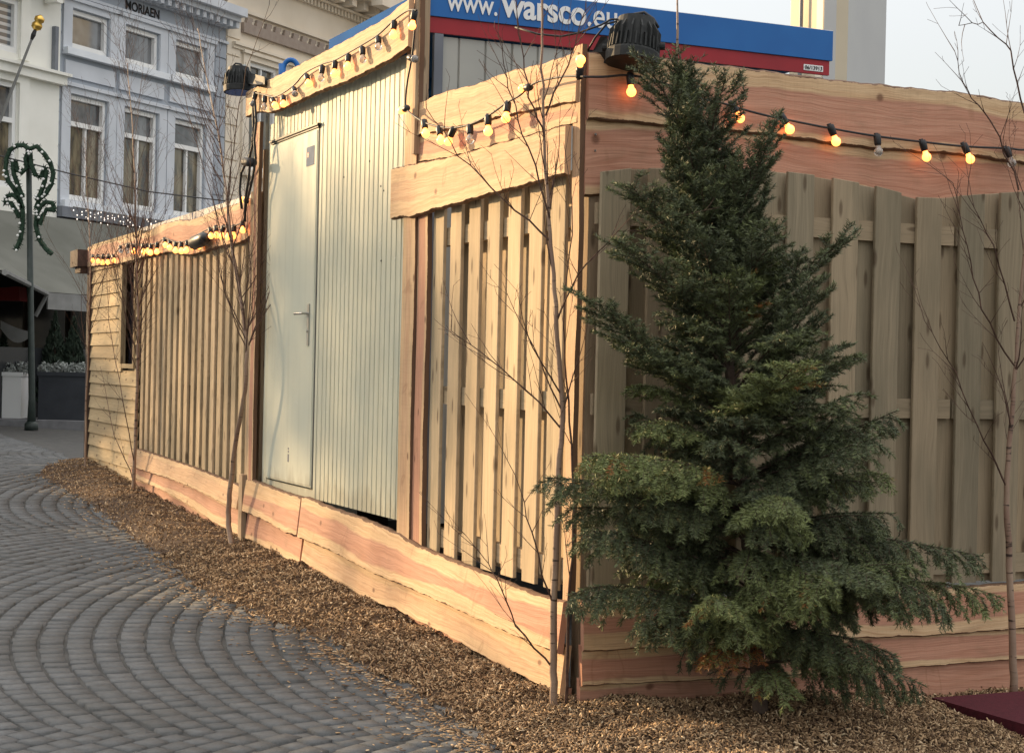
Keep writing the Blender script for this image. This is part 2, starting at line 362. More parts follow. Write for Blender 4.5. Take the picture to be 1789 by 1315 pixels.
def wplank(name, label, P, top, bot, o0, th=.030, tilt=.0, group='live edge larch boards', x0=None, x1=None, r=None, jag=.0022, m='larch'):
    """live-edge board on wall function P(along, out, z); top/bot are (along, z) polylines"""
    xs = [q[0] for q in top]+[q[0] for q in bot]
    x0 = min(xs) if x0 is None else x0; x1 = max(xs) if x1 is None else x1
    n = max(8, int((x1-x0)/.035)); ph = rnd.random()*20; r = rnd.random() if r is None else r
    V_, U_ = [], []; rows = [(-.0, o0), (0., o0+th*.55), (.03, o0+th), (.27, o0+th), (.5, o0+th), (.73, o0+th), (.97, o0+th), (1., o0+th*.55), (1., o0)]
    vr = [-.05, -.015, .0, .25, .5, .75, 1., 1.015, 1.05]
    K = len(rows)
    for i in range(n+1):
        x = x0+(x1-x0)*i/n
        jt = jag*math.sin(x*31+ph)+jag*.7*math.sin(x*77+ph*2)+rnd.uniform(-1, 1)*jag*.3
        jb = jag*math.sin(x*27+ph*3)+jag*.7*math.sin(x*69+ph)+rnd.uniform(-1, 1)*jag*.3
        zt = interp(top, x)+jt; zb = interp(bot, x)+jb
        for k, (vv, o) in enumerate(rows):
            V_.append(P(x, o+tilt*(1-vv), zb+(zt-zb)*vv)); U_.append((x, vr[k]))
    fs, uvs = [], []
    for i in range(n):
        for k in range(K-1):
            f = (i*K+k, (i+1)*K+k, (i+1)*K+k+1, i*K+k+1); fs.append(f); uvs.append([U_[j] for j in f])
        f = (i*K+K-1, (i+1)*K+K-1, (i+1)*K, i*K); fs.append(f); uvs.append([(0, -.05)]*4)
    fs.append(tuple(range(K-1, -1, -1))); uvs.append([(0, .5)]*K); fs.append(tuple(n*K+k for k in range(K))); uvs.append([(0, .5)]*K)
    mb = MB(); mb.add(V_, fs, uvs, r)
    o = obj(name, mb, m); tag(o, label, 'wooden board', group); return o
def vplank(name, label, P, x0, x1, z0, z1, o0, th=.025, m='larch', group='upright boards', wav=.006, r=None):
    """upright board with slightly wavy edges"""
    n = 40; ph = rnd.random()*9; r = rnd.random() if r is None else r; vs, us = [], []
    for i in range(n+1):
        z = z0+(z1-z0)*i/n; a = wav*math.sin(z*5+ph)+wav*.4*math.sin(z*17+ph); b = wav*math.sin(z*4+ph*2)
        for k, (vv, o, q) in enumerate([(0, o0, -.05), (0, o0+th, 0), (.5, o0+th, .5), (1, o0+th, 1), (1, o0, 1.05)]):
            vs.append(P(x0+a+(x1+b-x0-a)*vv, o, z)); us.append((z, q if m.startswith('larch') else (x1-x0)*vv))
    fs, uv = [], []
    for i in range(n):
        for k in range(5):
            f = (i*5+k, i*5+(k+1) % 5, (i+1)*5+(k+1) % 5, (i+1)*5+k); fs.append(f); uv.append([us[j] for j in f])
    fs += [(4, 3, 2, 1, 0), tuple(n*5+k for k in range(5))]; uv += [[(0, .5)]*5]*2
    mb = MB(); mb.add(vs, fs, uv, r); o = obj(name, mb, m); tag(o, label, 'wooden board', group); return o

# ------------------------------------------------------------------ ground
def build_ground():
    # base sheet
    xs = np.concatenate([np.linspace(-120, -14, 8), np.linspace(-13.5, 5, 75), np.linspace(6, 120, 8)])
    ys = np.concatenate([np.linspace(-60, 2, 6), np.linspace(2.5, 34, 120), np.linspace(36, 200, 8)])
    X, Y = np.meshgrid(xs, ys); Zz = gz(X, Y)-.0085
    V_ = np.stack([X, Y, Zz], -1).reshape(-1, 3); nx, ny = len(xs), len(ys)
    i, j = np.meshgrid(np.arange(nx-1), np.arange(ny-1)); a = (j*nx+i).ravel()
    Fc = np.stack([a, a+1, a+nx+1, a+nx], -1)
    o = npobj('ground', V_, Fc, np.full(len(Fc), .5), 'joint'); struct(o)
    # setts in segmental arcs
    Rr = 4.8; Wd = 5.8; pitch = .132; P_, TH_ = [], []
    LN_ = []
    for b in range(-1, 5):
        yc = 9.6+Wd*b
        for k in range(-115, 45):
            x0 = k*pitch; amax = math.asin(Wd/2/Rr); a = -amax+rnd.uniform(0, .02)
            while a < amax:
                l = rnd.uniform(.090, .140); am = a+l/2/Rr; P_.append((x0+Rr-Rr*math.cos(am)+rnd.gauss(0, .0025), yc+Rr*math.sin(am))); TH_.append(am); LN_.append(l); a += l/Rr
    LN_ = np.array(LN_)
    P_ = np.array(P_); TH_ = np.array(TH_)
    s = (P_[:, 0]-C[0])*u[0]+(P_[:, 1]-C[1])*u[1]; t = (P_[:, 0]-C[0])*v[0]+(P_[:, 1]-C[1])*v[1]
    keep = (P_[:, 0] > -.40*P_[:, 1]-2) & (P_[:, 0] < 4) & (P_[:, 1] > 3) & (P_[:, 1] < 28.8) & ~((s > .2) & (t > .2))
    P_, TH_, LN_ = P_[keep], TH_[keep], LN_[keep]; n = len(P_)
    nr = np.stack([np.cos(TH_), -np.sin(TH_)], -1); tg = np.stack([np.sin(TH_), np.cos(TH_)], -1)
    hn = (pitch*np.cos(TH_)/2-.0052)*NR.uniform(.95, 1.0, n); ht = LN_/2-NR.uniform(.0012, .0030, n)
    V_ = np.zeros((n, 8, 3)); dz = NR.normal(0, .0022, n); tl = NR.normal(0, .016, (n, 2))
    for lv, (ins, h) in enumerate([(0., -.020), (.003, .0)]):
        for c, (q, w_) in enumerate([(-1, -1), (1, -1), (1, 1), (-1, 1)]):
            jit = NR.normal(0, .0022, (n, 2))
            off = nr*((q*(hn-ins))[:, None])+tg*((w_*(ht-ins))[:, None])+jit
            V_[:, lv*4+c, :2] = P_+off
            V_[:, lv*4+c, 2] = gz(P_[:, 0]+off[:, 0], P_[:, 1]+off[:, 1])+dz+h+(tl*off).sum(1)
    fq = np.array([(4, 5, 6, 7), (0, 1, 5, 4), (1, 2, 6, 5), (2, 3, 7, 6), (3, 0, 4, 7)])
    Fc = (fq[None]+8*np.arange(n)[:, None, None]).reshape(-1, 4)
    o = npobj('street', V_.reshape(-1, 3), Fc, np.repeat(np.clip(NR.normal(.5, .22, n), 0, 1), 5), 'sett'); struct(o)
build_ground()

# kerb and pavement by the far terrace
def far_pavement():
    yk = 29.0; z = float(gz(-8, 29))
    mb = MB(); x = -24.
    while x < 3:
        mb.frame((x, yk, z-.1), (.99, 0, 0), (0, .22, 0), (0, 0, .22)); x += 1.
    struct(obj('kerb', mb, 'kerb'))
    mb = MB(); mb.frame((-60, yk+.224, z-.1), (70, 0, 0), (0, 40, 0), (0, 0, .20)); struct(obj('pavement', mb, 'pavement'))
far_pavement()
PZ = float(gz(-8, 29))+.10

# ------------------------------------------------------------------ wood chips
edge_px = [(60, 832), (84, 845), (130, 870), (200, 925), (270, 975), (345, 1035), (400, 1062), (470, 1092), (560, 1118), (620, 1165), (700, 1200), (760, 1240), (815, 1285), (870, 1318)]
EDGE = [gnd(*p)[:2] for p in edge_px]+[np.array(q) for q in ((.25, 5.95), (1.4, 5.7), (4.2, 5.6))]
FIRST = EDGE[0]
poly = np.array(EDGE+[Rp(5.2, .0, 0)[:2], Rp(0, 0, 0)[:2]+np.array((0.02, 0.02)), Lp(11.7, 0, 0)[:2]])
def inpoly(x, y):
    ins = np.zeros(x.shape, bool); n = len(poly)
    for i in range(n):
        (x1, y1), (x2, y2) = poly[i], poly[(i+1) % n]
        c = ((y1 > y) != (y2 > y)) & (x < (x2-x1)*(y-y1)/(y2-y1+1e-12)+x1); ins ^= c
    return ins
def edist(x, y):
    d = np.full(x.shape, 9.)
    for a, b in zip(EDGE, EDGE[1:]):
        ab = b-a; t = np.clip(((x-a[0])*ab[0]+(y-a[1])*ab[1])/(ab@ab), 0, 1)
        d = np.minimum(d, np.hypot(x-a[0]-ab[0]*t, y-a[1]-ab[1]*t))
    return d
def bumpy(x, y): return .012*np.sin(x*9+y*3)+.010*np.sin(y*13-x*5)+.006*np.sin(x*31)*np.sin(y*27)
def chip_z(x, y):
    d = edist(x, y)*inpoly(x, y); q = np.clip(d/.45, 0, 1); q = q*q*(3-2*q)
    t = (x-C[0])*v[0]+(y-C[1])*v[1]; o = -((x-C[0])*u[0]+(y-C[1])*u[1])
    hump = .07*np.exp(-(((t-.95)/.5)**2+((o-.5)/.3)**2))
    return gz(x, y)+q*(.075+bumpy(x, y))+hump
def build_chips():
    g = .04; xs = np.arange(-5.2, 4.2, g); ys = np.arange(5.4, 18, g); X, Y = np.meshgrid(xs, ys)
    ins = inpoly(X, Y) & (edist(X, Y) > .02); Zz = chip_z(X, Y)-.006
    idx = -np.ones(X.shape, int); idx[ins] = np.arange(ins.sum()); V_ = np.stack([X[ins], Y[ins], Zz[ins]], -1)
    a, b, c, d = idx[:-1, :-1], idx[:-1, 1:], idx[1:, 1:], idx[1:, :-1]; ok = (a >= 0) & (b >= 0) & (c >= 0) & (d >= 0)
    Fc = np.stack([a[ok], b[ok], c[ok], d[ok]], -1)
    # chips
    def samp(n, lo, hi, x0, x1): return NR.uniform(x0, x1, n), NR.uniform(lo, hi, n)
    XX, YY = [], []
    for n, lo, hi in ((260000, 5.6, 8.6), (90000, 8.6, 11.5), (60000, 11.5, 17.6)):
        x, y = samp(n, lo, hi, -5., 3.4 if lo < 8 else .6); XX.append(x); YY.append(y)
    x = np.concatenate(XX); y = np.concatenate(YY)
    i_ = inpoly(x, y); dd = edist(x, y)
    keep = (i_ & (dd > .01) & (NR.random(len(x)) < np.clip(.25+dd*4+.5*np.sin(x*17)*np.sin(y*23), 0, 1))) | (~i_ & (dd < .5) & (NR.random(len(x)) < .42*np.exp(-dd/.085)+.010))
    s = (x-C[0])*u[0]+(y-C[1])*u[1]; t = (x-C[0])*v[0]+(y-C[1])*v[1]
    keep &= ~((s > -.0) & (t > -.0)) & (x > -.40*y-1)
    x, y, i_ = x[keep], y[keep], i_[keep]; n = len(x)
    big = NR.random(n)**3; ln = .009+.018*NR.random(n)+.026*big*(NR.random(n) < .25); wd = NR.uniform(.4, .9, n)*.011; th = NR.uniform(.001, .003, n)
    z = chip_z(x, y)+NR.uniform(-.002, .010, n)*i_+.004
    ya = NR.uniform(0, 2*np.pi, n); pi_ = NR.normal(0, .6, n)*np.where(i_, 1, .15); ro = NR.normal(0, .7, n)*np.where(i_, 1, .15)
    A_ = np.stack([np.cos(ya)*np.cos(pi_), np.sin(ya)*np.cos(pi_), np.sin(pi_)], -1)
    B0 = np.stack([-np.sin(ya), np.cos(ya), np.zeros(n)], -1); C0 = np.cross(A_, B0)
    B_ = B0*np.cos(ro)[:, None]+C0*np.sin(ro)[:, None]; C_ = np.cross(A_, B_)
    P0 = np.stack([x, y, z], -1); V2 = np.zeros((n, 8, 3))
    for k, (a1, b1, c1) in enumerate([(-1, -1, 0), (1, -.7, 0), (.9, 1, 0), (-1, .8, 0), (-1, -1, 1), (1, -.7, 1), (.9, 1, 1), (-1, .8, 1)]):
        V2[:, k] = P0+A_*(a1*ln/2)[:, None]+B_*(b1*wd/2)[:, None]+C_*(c1*th)[:, None]
    fq = np.array([(4, 5, 6, 7), (0, 1, 5, 4), (1, 2, 6, 5), (2, 3, 7, 6), (3, 0, 4, 7)])
    F2 = (fq[None]+8*np.arange(n)[:, None, None]).reshape(-1, 4)
    r2 = np.repeat(np.clip(NR.beta(2, 2.4, n)*1.05, 0, 1), 5)
    o = npobj('wood_chips', np.concatenate([V2.reshape(-1, 3), V_]), np.concatenate([F2, Fc+8*n]), np.concatenate([r2, np.full(len(Fc), .12)]), 'chip')
    o['kind'] = 'stuff'; o['label'] = 'brown wood chips heaped along the foot of the boards'
    print('chips', n)
build_chips()

# ------------------------------------------------------------------ container with the door
S0, S1 = 1.95, 4.84; CZ0, CZ1 = .60, 3.45; CW = 2.55
def corrug(mb, P, x0, x1, z0, z1, o, pitch=.078, dep=.013, gro=.018, flip=1):
    xs = []; x = x0
    while x < x1-1e-6:
        e = min(x+pitch, x1); xs += [(x, 0), (e-gro, 0), (e-gro*.7, -dep), (e-gro*.3, -dep)]; x = e
    xs.append((x1, 0)); vs = []
    for q, d in xs: vs += [P(q, o+d, z0), P(q, o+d, z1)]
    fs = [(2*i, 2*i+2, 2*i+3, 2*i+1) for i in range(len(xs)-1)]
    mb.add(vs, fs)
def container():
    t = thing('office_container', 'tall grey-green steel cabin with flat door, ribbed wall and blue and red roof banner', 'container', Lp((S0+S1)/2, -CW/2, CZ0))
    d0, d1, dz0, dz1 = 3.68, 4.68, .665, 2.90
    mb = MB()
    corrug(mb, Lp, S0+.03, d0-.06, CZ0, 3.12, .0)
    corrug(mb, Lp, d0-.06, d1+.02, dz1+.03, 3.12, .0)
    obj('front_wall', mb, 'paintgreen', t)
    mb = MB()   # flat margins round the door
    mb.frame(Lp(d0-.06, -.02, CZ0), Z*(dz1+.03-CZ0), u*.045, -v*.024); mb.frame(Lp(d1+.015, -.02, CZ0), Z*2.45, u*.10, -v*.024)
    mb.frame(Lp(d0-.013, -.02, CZ0), u*(d1-d0+.026), Z*.052, -v*.022)
    obj('door_surround', mb, 'paintgreen', t)
    mb = MB(); mb.frame(Lp(d0-.014, -.03, CZ0+.054), Z*(dz1-CZ0-.03), u*.012, -v*.036); mb.frame(Lp(d0-.014, -.03, dz1+.004), u*(d1-d0+.03), Z*.012, -v*.05)
    mb.frame(Lp(d0-.03, -.0, dz1+.016), u*(d1-d0+.06), Z*.012, -v*.03)
    obj('door_seal', mb, 'rubber', t)
    mb = MB(); mb.frame(Lp(d0, -.03, dz0), Z*(dz1-dz0), u*(d1-d0), -v*.042)
    mb.frame(Lp(d0+.012, .012, dz0+.012), Z*(dz1-dz0-.024), u*(d1-d0-.024), -v*.004)
    door = obj('door', mb, 'door', t)
    mb = MB(); hs, hz = d0+.10, 1.72
    mb.frame(Lp(hs-.018, .0165, hz-.17), Z*.26, u*.036, -v*.008)
    mb.tube([Lp(hs, .02, hz+.03), Lp(hs, .065, hz+.03), Lp(hs+.02, .07, hz+.03), Lp(hs+.13, .07, hz+.03)], .0085, 8)
    mb.lathe(Lp(hs, .02, hz-.08), -v, [(0, .008), (.012, .008)], 8)
    obj('handle', mb, 'steel', door)
    mb = MB(); mb.frame(Lp(d0+.06, .0165, 2.68), Z*.12, u*.16, -v*.002); st = obj('sticker', mb, noisy('grey_sticker', (.22, .25, .30), (.18, .21, .26), 20, .8, 0, .05), door)
    mb = MB(); mb.frame(Lp(d0+.165, .019, 2.735), Z*.03, u*.035, -v*.001); obj('red_dot', mb, 'bannerred', door)
    mb = MB(); mb.frame(Lp(d0+.46, .0165, .80), Z*.05, u*.03, -v*.0015)
    for zz in (.86, .88): mb.frame(Lp(d0+.465, .0165, zz), Z*.012, u*.02, -v*.0015)
    obj('small_decal', mb, 'zinc', door)
    # screws and dents on the ribbed wall
    for s_, z_ in ((2.55, 2.44), (2.5, 2.41), (2.52, 2.02), (3.3, 3.02), (3.2, 2.55), (2.75, 2.6)): mb = MB(); mb.lathe(Lp(s_, -.001, z_), -v, [(0, .007), (.004, .004)], 6); obj('screw', mb, 'dark', t)
    # side wall with banner, other walls, roof, floor
    def Sp(x, o, z): return Lp(S0-o, -x, z)
    mb = MB(); corrug(mb, Sp, .06, CW-.02, CZ0, 3.19, 0, .155, .012, .014)
    mb.frame(Lp(S1, -CW, CZ0), u*-.03+u*0, v*CW, Z*2.5)
    mb.frame(Lp(S0+.03, -CW, CZ0), u*(S1-S0-.06), -v*-.03, Z*2.5)
    mb.frame(Lp(S0+.04, -.04, CZ0), u*(S1-S0-.08), v*(CW-.08), Z*.10)
    obj('side_wall', mb, 'panel', t)
    mb = MB(); mb.frame(Lp(S0-.02, -.06, CZ0), Z*2.6, v*.05, u*.03); obj('corner_strip', mb, 'zinc', t)
    mb = MB(); mb.frame(Lp(S0+.0, -.05, CZ1-.17), u*1.75, v*(CW-.05), Z*.175); mb.frame(Lp(S0+1.76, -.06, CZ1-.25), u*(S1-S0-1.76), v*(CW-.06), Z*.17)
    obj('roof', mb, noisy('roof_blue', (.02, .11, .32), (.02, .09, .27), 3, .9, 0, .05), t)
    mb = MB(); mb.frame(Lp(S0-.03, -.025, CZ1-.162), v*CW, u*.029, Z*.175); bn = obj('banner_blue_board', mb, 'bannerblue', t)
    mb = MB(); mb.frame(Lp(S0-.027, -.025, CZ1-.0), v*CW, u*.024, Z*.016); obj('banner_white_edge', mb, 'white', bn)
    mb = MB(); mb.frame(Lp(S0-.02, -.03, CZ1-.248), v*(CW-.02), u*.019, Z*.084); br = obj('banner_red_strip', mb, 'bannerred', t)
    mb = MB(); mb.frame(Lp(S0-.023, -CW+.17, CZ1-.232), v*.135, u*.002, Z*.035); pl = obj('number_plate', mb, 'white', br)
    text('lettering', '06/13913', Lp(S0-.0245, -CW+.163, CZ1-.2255), v, Z, .034, 'dark', pl, width=.120, height=.022)
    for word, xa, ya, xb, yb, h_ in (('www.', 780, 19, 868, 29, .074), ('warsco', 875, 31, 1023, 46, .098), ('.eu', 1026, 47, 1077, 52, .092)):
        (ta, za), (tb_, zb_) = R(xa, ya, -1.92), R(xb, yb, -1.92)
        text('lettering', word, Rp(ta, -(S0-.034), (za+zb_)/2), v, Z, .1, 'white', bn, bold=.0035 if word == 'warsco' else .001, width=tb_-ta, height=h_)
    mb = MB()
    for s_ in (S0+.1, 3.4, S1-.2):
        for x in (.1, 2.2): mb = MB(); mb.frame(Lp(s_, -x-.15, .0), Z*.6, u*.15, v*.15); obj('support_block', mb, 'brownbox', t)
def text(name, s, p, right, up, size, m, parent, bold=0., ext=.0015, width=None, height=None):
    cu = bpy.data.curves.new(name, 'FONT'); cu.body = s; cu.size = size*1.35; cu.extrude = ext; cu.offset = bold
    o = bpy.data.objects.new(name, cu); COL.objects.link(o); bpy.context.view_layer.update()
    dg = bpy.context.evaluated_depsgraph_get(); me = bpy.data.meshes.new_from_object(o.evaluated_get(dg)); bpy.data.objects.remove(o)
    n = np.cross(right, up); base = BASE[parent.name] if parent else np.zeros(3)
    if width:
        xs_ = [q.co.x for q in me.vertices]; ys_ = [q.co.y for q in me.vertices]; x_ = min(xs_); kx = width/(max(xs_)-x_); ky = height/(max(ys_)-min(ys_)); y_ = min(ys_)
        for q in me.vertices: q.co.x = (q.co.x-x_)*kx; q.co.y = (q.co.y-y_)*ky
    for vtx in me.vertices:
        q = p + right*vtx.co.x + up*vtx.co.y + n*vtx.co.z - base; vtx.co = tuple(q)
    me.materials.clear(); me.materials.append(MT[m]); o = bpy.data.objects.new(name, me); COL.objects.link(o)
    if parent: o.parent = parent
    BASE[o.name] = base; return o
container()

# ------------------------------------------------------------------ fences of alternating boards
def fence_panel(name, label, P, x0, x1, z0, ztop, m='pine', o0=.0, rails=(2.10, 1.29, .56), pitch=.235, bw=.142, ragged=0., group='board on board fence panels', back=True, bsh=0., bwf=1., foff=0., deep=0., flat=0.):
    t = thing(name, label, 'fence panel', P((x0+x1)/2, o0+.05, z0), group)
    fs_, bs_ = MB(), MB(); n = max(1, round((x1-x0)/pitch)); pt = (x1-x0)/n
    al = P(1, 0, 0)-P(0, 0, 0); ot = P(0, 1, 0)-P(0, 0, 0)
    for i in range(n):
        xa = x0+i*pt+rnd.uniform(-.004, .004)+.004+foff
        for k in range(2):
            mb = (fs_, bs_)[k]
            if k and not back: continue
            q0 = xa+k*(pt/2+bsh if foff == 0 else -pt/2); wd = bw if k == 0 else bw*bwf*rnd.uniform(.93, .99); o = o0+(.082-flat if k == 0 else .012-deep)
            q1 = min(q0+wd, x1+.07); za, zb = ztop(q0), ztop(q1); th = .017; r = rnd.random()
            if k == 0 and ragged: za += rnd.uniform(-ragged, ragged); zb = za
            ln = rnd.uniform(-.004, .004)
            A_, B_, C_, D_ = P(q0, o, z0), P(q1, o, z0), P(q1+ln, o, zb), P(q0+ln, o, za)
            e = .003; w1 = ot*th; w2 = ot*(th-e)
            vs = [A_, B_, C_, D_]+[A_+w2, B_+w2, C_+w2, D_+w2]+[A_+w1+al*e, B_+w1-al*e, C_+w1-al*e-Z*e, D_+w1+al*e-Z*e]
            fc = [(3, 2, 1, 0), (0, 1, 5, 4), (1, 2, 6, 5), (2, 3, 7, 6), (3, 0, 4, 7), (4, 5, 9, 8), (5, 6, 10, 9), (6, 7, 11, 10), (7, 4, 8, 11), (8, 9, 10, 11)]
            u0 = rnd.uniform(0, 20); w_ = q1-q0; uvp = [(z0+u0, 0), (z0+u0, w_), (zb+u0, w_), (za+u0, 0)]*3
            mb.add(vs, fc, [[uvp[j] for j in f] for f in fc], r)
    obj('front_slats', fs_, m, t)
    if back: obj('back_slats', bs_, m, t)
    for z in rails:
        mb = MB(); mb.frame(P(x0-.0, o0+.032, z-.045), al*(x1-x0), Z*.09, ot*(.046-flat)); obj('rail', mb, m, t)
    return t
FB = [R(*q, .09) for q in ((1025, 302), (1062, 298), (1085, 293), (1130, 293), (1340, 295), (1362, 297), (1436, 306), (1507, 319), (1549, 327), (1591, 340), (1628, 349), (1674, 342), (1741, 337), (1789, 334))]+[(2.9, 2.37), (3.6, 2.30)]
fence_panel('board_fence', 'grey-brown board fence panel behind the big spruce, at the corner', Rp, .035, 1.915, .475, lambda x: interp(FB, x), o0=.0, bsh=.024, bwf=1.0, flat=.022)
fence_panel('board_fence', 'grey-brown board fence panel right of the spruce, behind the sapling with the red mat', Rp, 1.93, 3.81, .475, lambda x: interp(FB, x), o0=.0, bsh=.024, bwf=1.0, flat=.022)
fence_panel('board_fence', 'sunlit open slatted fence panel between the corner and the steel cabin', Lp, .085, 1.74, .47, lambda x: 2.33, o0=-.10, foff=.088, deep=.05, bwf=1.3, m='tan', group='board on board fence panels')
fence_panel('board_fence', 'tan slatted fence panel just left of the cabin door, behind the leaning sapling', Lp, 5.14, 6.98, .44, lambda x: 2.40, o0=-.10, pitch=.205, bw=.112, deep=.06, bwf=1.25, bsh=.01, m='tan')
fence_panel('board_fence', 'tan slatted fence panel directly right of the small clapboard hut', Lp, 7.0, 8.83, .52, lambda x: 2.42, o0=-.10, pitch=.205, bw=.112, deep=.06, bwf=1.25, bsh=.01, m='tan')

# ------------------------------------------------------------------ live-edge boards
def lc(P, pts, o=0.): return [P(*p, o) for p in pts]
# left wall, kick boards near the corner (three lapped rows)
t1 = lc(L, [(534, 867), (545, 869), (573, 882), (640, 905), (705, 933), (735, 952), (825, 989), (908, 1023), (961, 1042), (995, 1050)], .03)
b1 = lc(L, [(534, 939), (588, 961), (664, 1001), (739, 1031), (814, 1065), (889, 1099), (961, 1129), (995, 1143)], .03)
b2 = lc(L, [(534, 978), (588, 1012), (664, 1053), (700, 1062), (739, 1084), (795, 1110), (852, 1144), (889, 1163), (957, 1197), (995, 1216)], .02)
E0 = .0; E1 = t1[0][0]
GK = 'live edge larch kick boards'
wplank('larch_board', 'long top kick board with wavy edge, below sunlit slats from corner to door', Lp, t1, b1, .024, tilt=.026, x0=E0, x1=E1, group=GK, r=.31)
wplank('larch_board', 'long middle kick board with swirling grain, between corner and cabin door', Lp, [(x, z+.03) for x, z in b1], b2, .004, tilt=.024, x0=E0+.01, x1=E1-.02, group=GK, r=.83, m='larch_pale')
wplank('larch_board', 'lowest kick board near the corner, half buried in wood chips', Lp, [(x, z+.03) for x, z in b2], [(0, -.12), (4, -.02)], -.006, tilt=.01, x0=E0+.02, x1=E1-.04, group=GK, r=.12)
tt = lc(L, [(447, 838), (470, 846), (500, 858), (536, 869)], .03); tb = lc(L, [(447, 897), (480, 912), (510, 930), (534, 936)], .03)
wplank('larch_board', 'short upper kick board with flame grain, directly under the cabin door', Lp, tt, tb, .028, tilt=.026, x0=E1+.01, x1=5.0, group=GK, r=.55)
tb2 = lc(L, [(447, 945), (480, 962), (510, 978), (534, 990)], .03)
wplank('larch_board', 'short pinkish lower kick board under the cabin door, above the chips', Lp, [(x, z+.03) for x, z in tb], tb2, .006, tilt=.024, x0=E1+.015, x1=5.0, group=GK, r=.27)
wplank('larch_board', 'short buried kick board at chip level under the cabin door', Lp, [(x, z+.03) for x, z in tb2], [(3.5, -.0), (5.1, .0)], -.004, tilt=.01, x0=E1+.02, x1=5.0, group=GK, r=.7)
f1 = lc(L, [(240, 785), (247, 784), (290, 798), (340, 815), (400, 838), (442, 856)], .03)
g1 = lc(L, [(240, 815), (260, 822), (300, 834), (345, 851), (395, 876), (442, 898)], .03)
g2 = lc(L, [(240, 836), (270, 848), (300, 862), (342, 886), (375, 910), (410, 930), (442, 942)], .03)
wplank('larch_board', 'pale topmost kick board left of the door, under the tan slatted panels', Lp, f1, g1, .024, tilt=.026, x0=5.16, x1=8.86, group=GK, r=.44, m='larch_pale')
wplank('larch_board', 'wavy pink middle kick board left of the door, under the tan slatted panels', Lp, [(x, z+.03) for x, z in g1], g2, .004, tilt=.024, x0=5.16, x1=8.84, group=GK, r=.91)
wplank('larch_board', 'lowest kick board left of the door, beside the blue scrap in the chips', Lp, [(x, z+.03) for x, z in g2], [(5, .0), (9, .1)], -.005, tilt=.01, x0=5.16, x1=8.84, group=GK, r=.66)
# fascias on the left wall
GF = 'live edge larch fascia boards'
hf_t = lc(L, [(160, 430), (200, 421), (237, 411), (253, 407), (281, 392), (313, 384), (333, 384), (357, 376), (381, 365), (412, 356), (444, 343)], .03)
hf_b = lc(L, [(251, 450), (297, 441), (321, 446), (337, 446), (357, 441), (381, 432), (422, 425), (444, 411)], .03)
wplank('larch_board', 'low wavy fascia board lined with lit bulbs, above the tan slatted panels', Lp, [q for q in hf_t if q[0] < 8.95], hf_b, .01, x0=5.10, x1=8.86, group=GF, r=.35)
wplank('larch_board', 'weathered fascia board across the top of the clapboard hut', Lp, [q for q in hf_t if q[0] > 8.4], lc(L, [(160, 466), (212, 461), (245, 452)], .03), .01, x0=8.88, x1=11.2, group=GF, r=.77)
tf_t = lc(L, [(449, 150), (466, 140), (501, 123), (572, 86), (604, 69), (635, 51), (667, 34), (687, 19), (699, 6), (718, -4), (747, -8)], .09)
tf_b = lc(L, [(449, 196), (473, 198), (508, 184), (559, 160), (604, 144), (651, 121), (687, 102), (712, 83), (747, 61)], .09)
wplank('larch_board', 'tall curved fascia board over the cabin door carrying the upper bulb string', Lp, tf_t, tf_b, .06, th=.03, x0=1.93, x1=5.1, group=GF, r=.58, m='larch_pale')
nf_t = lc(L, [(740, 176), (763, 164), (787, 156), (830, 147), (860, 134), (894, 122), (947, 110), (984, 97), (1016, 88)], .03)
nf_m = lc(L, [(740, 235), (790, 226), (854, 210), (921, 196), (988, 182), (1016, 178)], .03)
nf_b = lc(L, [(737, 283), (787, 275), (854, 256), (921, 238), (988, 219), (1016, 213)], .03)
wplank('larch_board', 'sunlit topmost fascia board between the tall post and the corner', Lp, nf_t, nf_m, .0, tilt=.008, x0=.03, x1=1.93, group=GF, r=.36, m='larch_pale')
wplank('larch_board', 'pink second fascia board left of the corner, behind dangling bulbs', Lp, [(x, z+.04) for x, z in nf_m], nf_b, -.012, tilt=.01, x0=.035, x1=1.93, group=GF, r=.28)
cf_t = lc(L, [(700, 290), (735, 283), (787, 273), (854, 254), (921, 236), (988, 217), (1018, 210)], .06)
cf_b = lc(L, [(700, 380), (720, 380), (753, 368), (804, 355), (854, 340), (921, 323), (954, 313), (1004, 299), (1018, 296)], .06)
wplank('larch_board', 'wide cream fascia board hanging lowest, directly above the sunlit slats', Lp, cf_t, cf_b, .032, th=.03, x0=.07, x1=2.22, group=GF, r=.62, m='larch_pale')
# right wall
ra_t = lc(R, [(1022, 90), (1110, 95), (1213, 110), (1287, 117), (1374, 129), (1468, 141), (1535, 147), (1615, 156), (1679, 161), (1789, 181)], .0)+[(3.8, 2.72)]
ra_b = lc(R, [(1025, 210), (1120, 218), (1254, 229), (1351, 239), (1434, 251), (1535, 263), (1669, 271), (1789, 288)], .0)+[(3.8, 2.45)]
FA = wplank('larch_board', 'thick pink top fascia board along the shaded side, behind the bulb string', Rp, ra_t, ra_b, -.016, tilt=.012, x0=.0, x1=3.8, group=GF, r=.415)
rb_b = lc(R, [(1022, 345), (1130, 335), (1362, 330), (1507, 350), (1600, 380), (1628, 390), (1674, 380), (1789, 372)], .0)+[(3.8, 2.2)]
FB2 = wplank('larch_board', 'second pink fascia board on the shaded side, just above the fence boards', Rp, [(x, z+.03) for x, z in ra_b], rb_b, -.03, tilt=.008, x0=.0, x1=3.8, group=GF, r=.19)
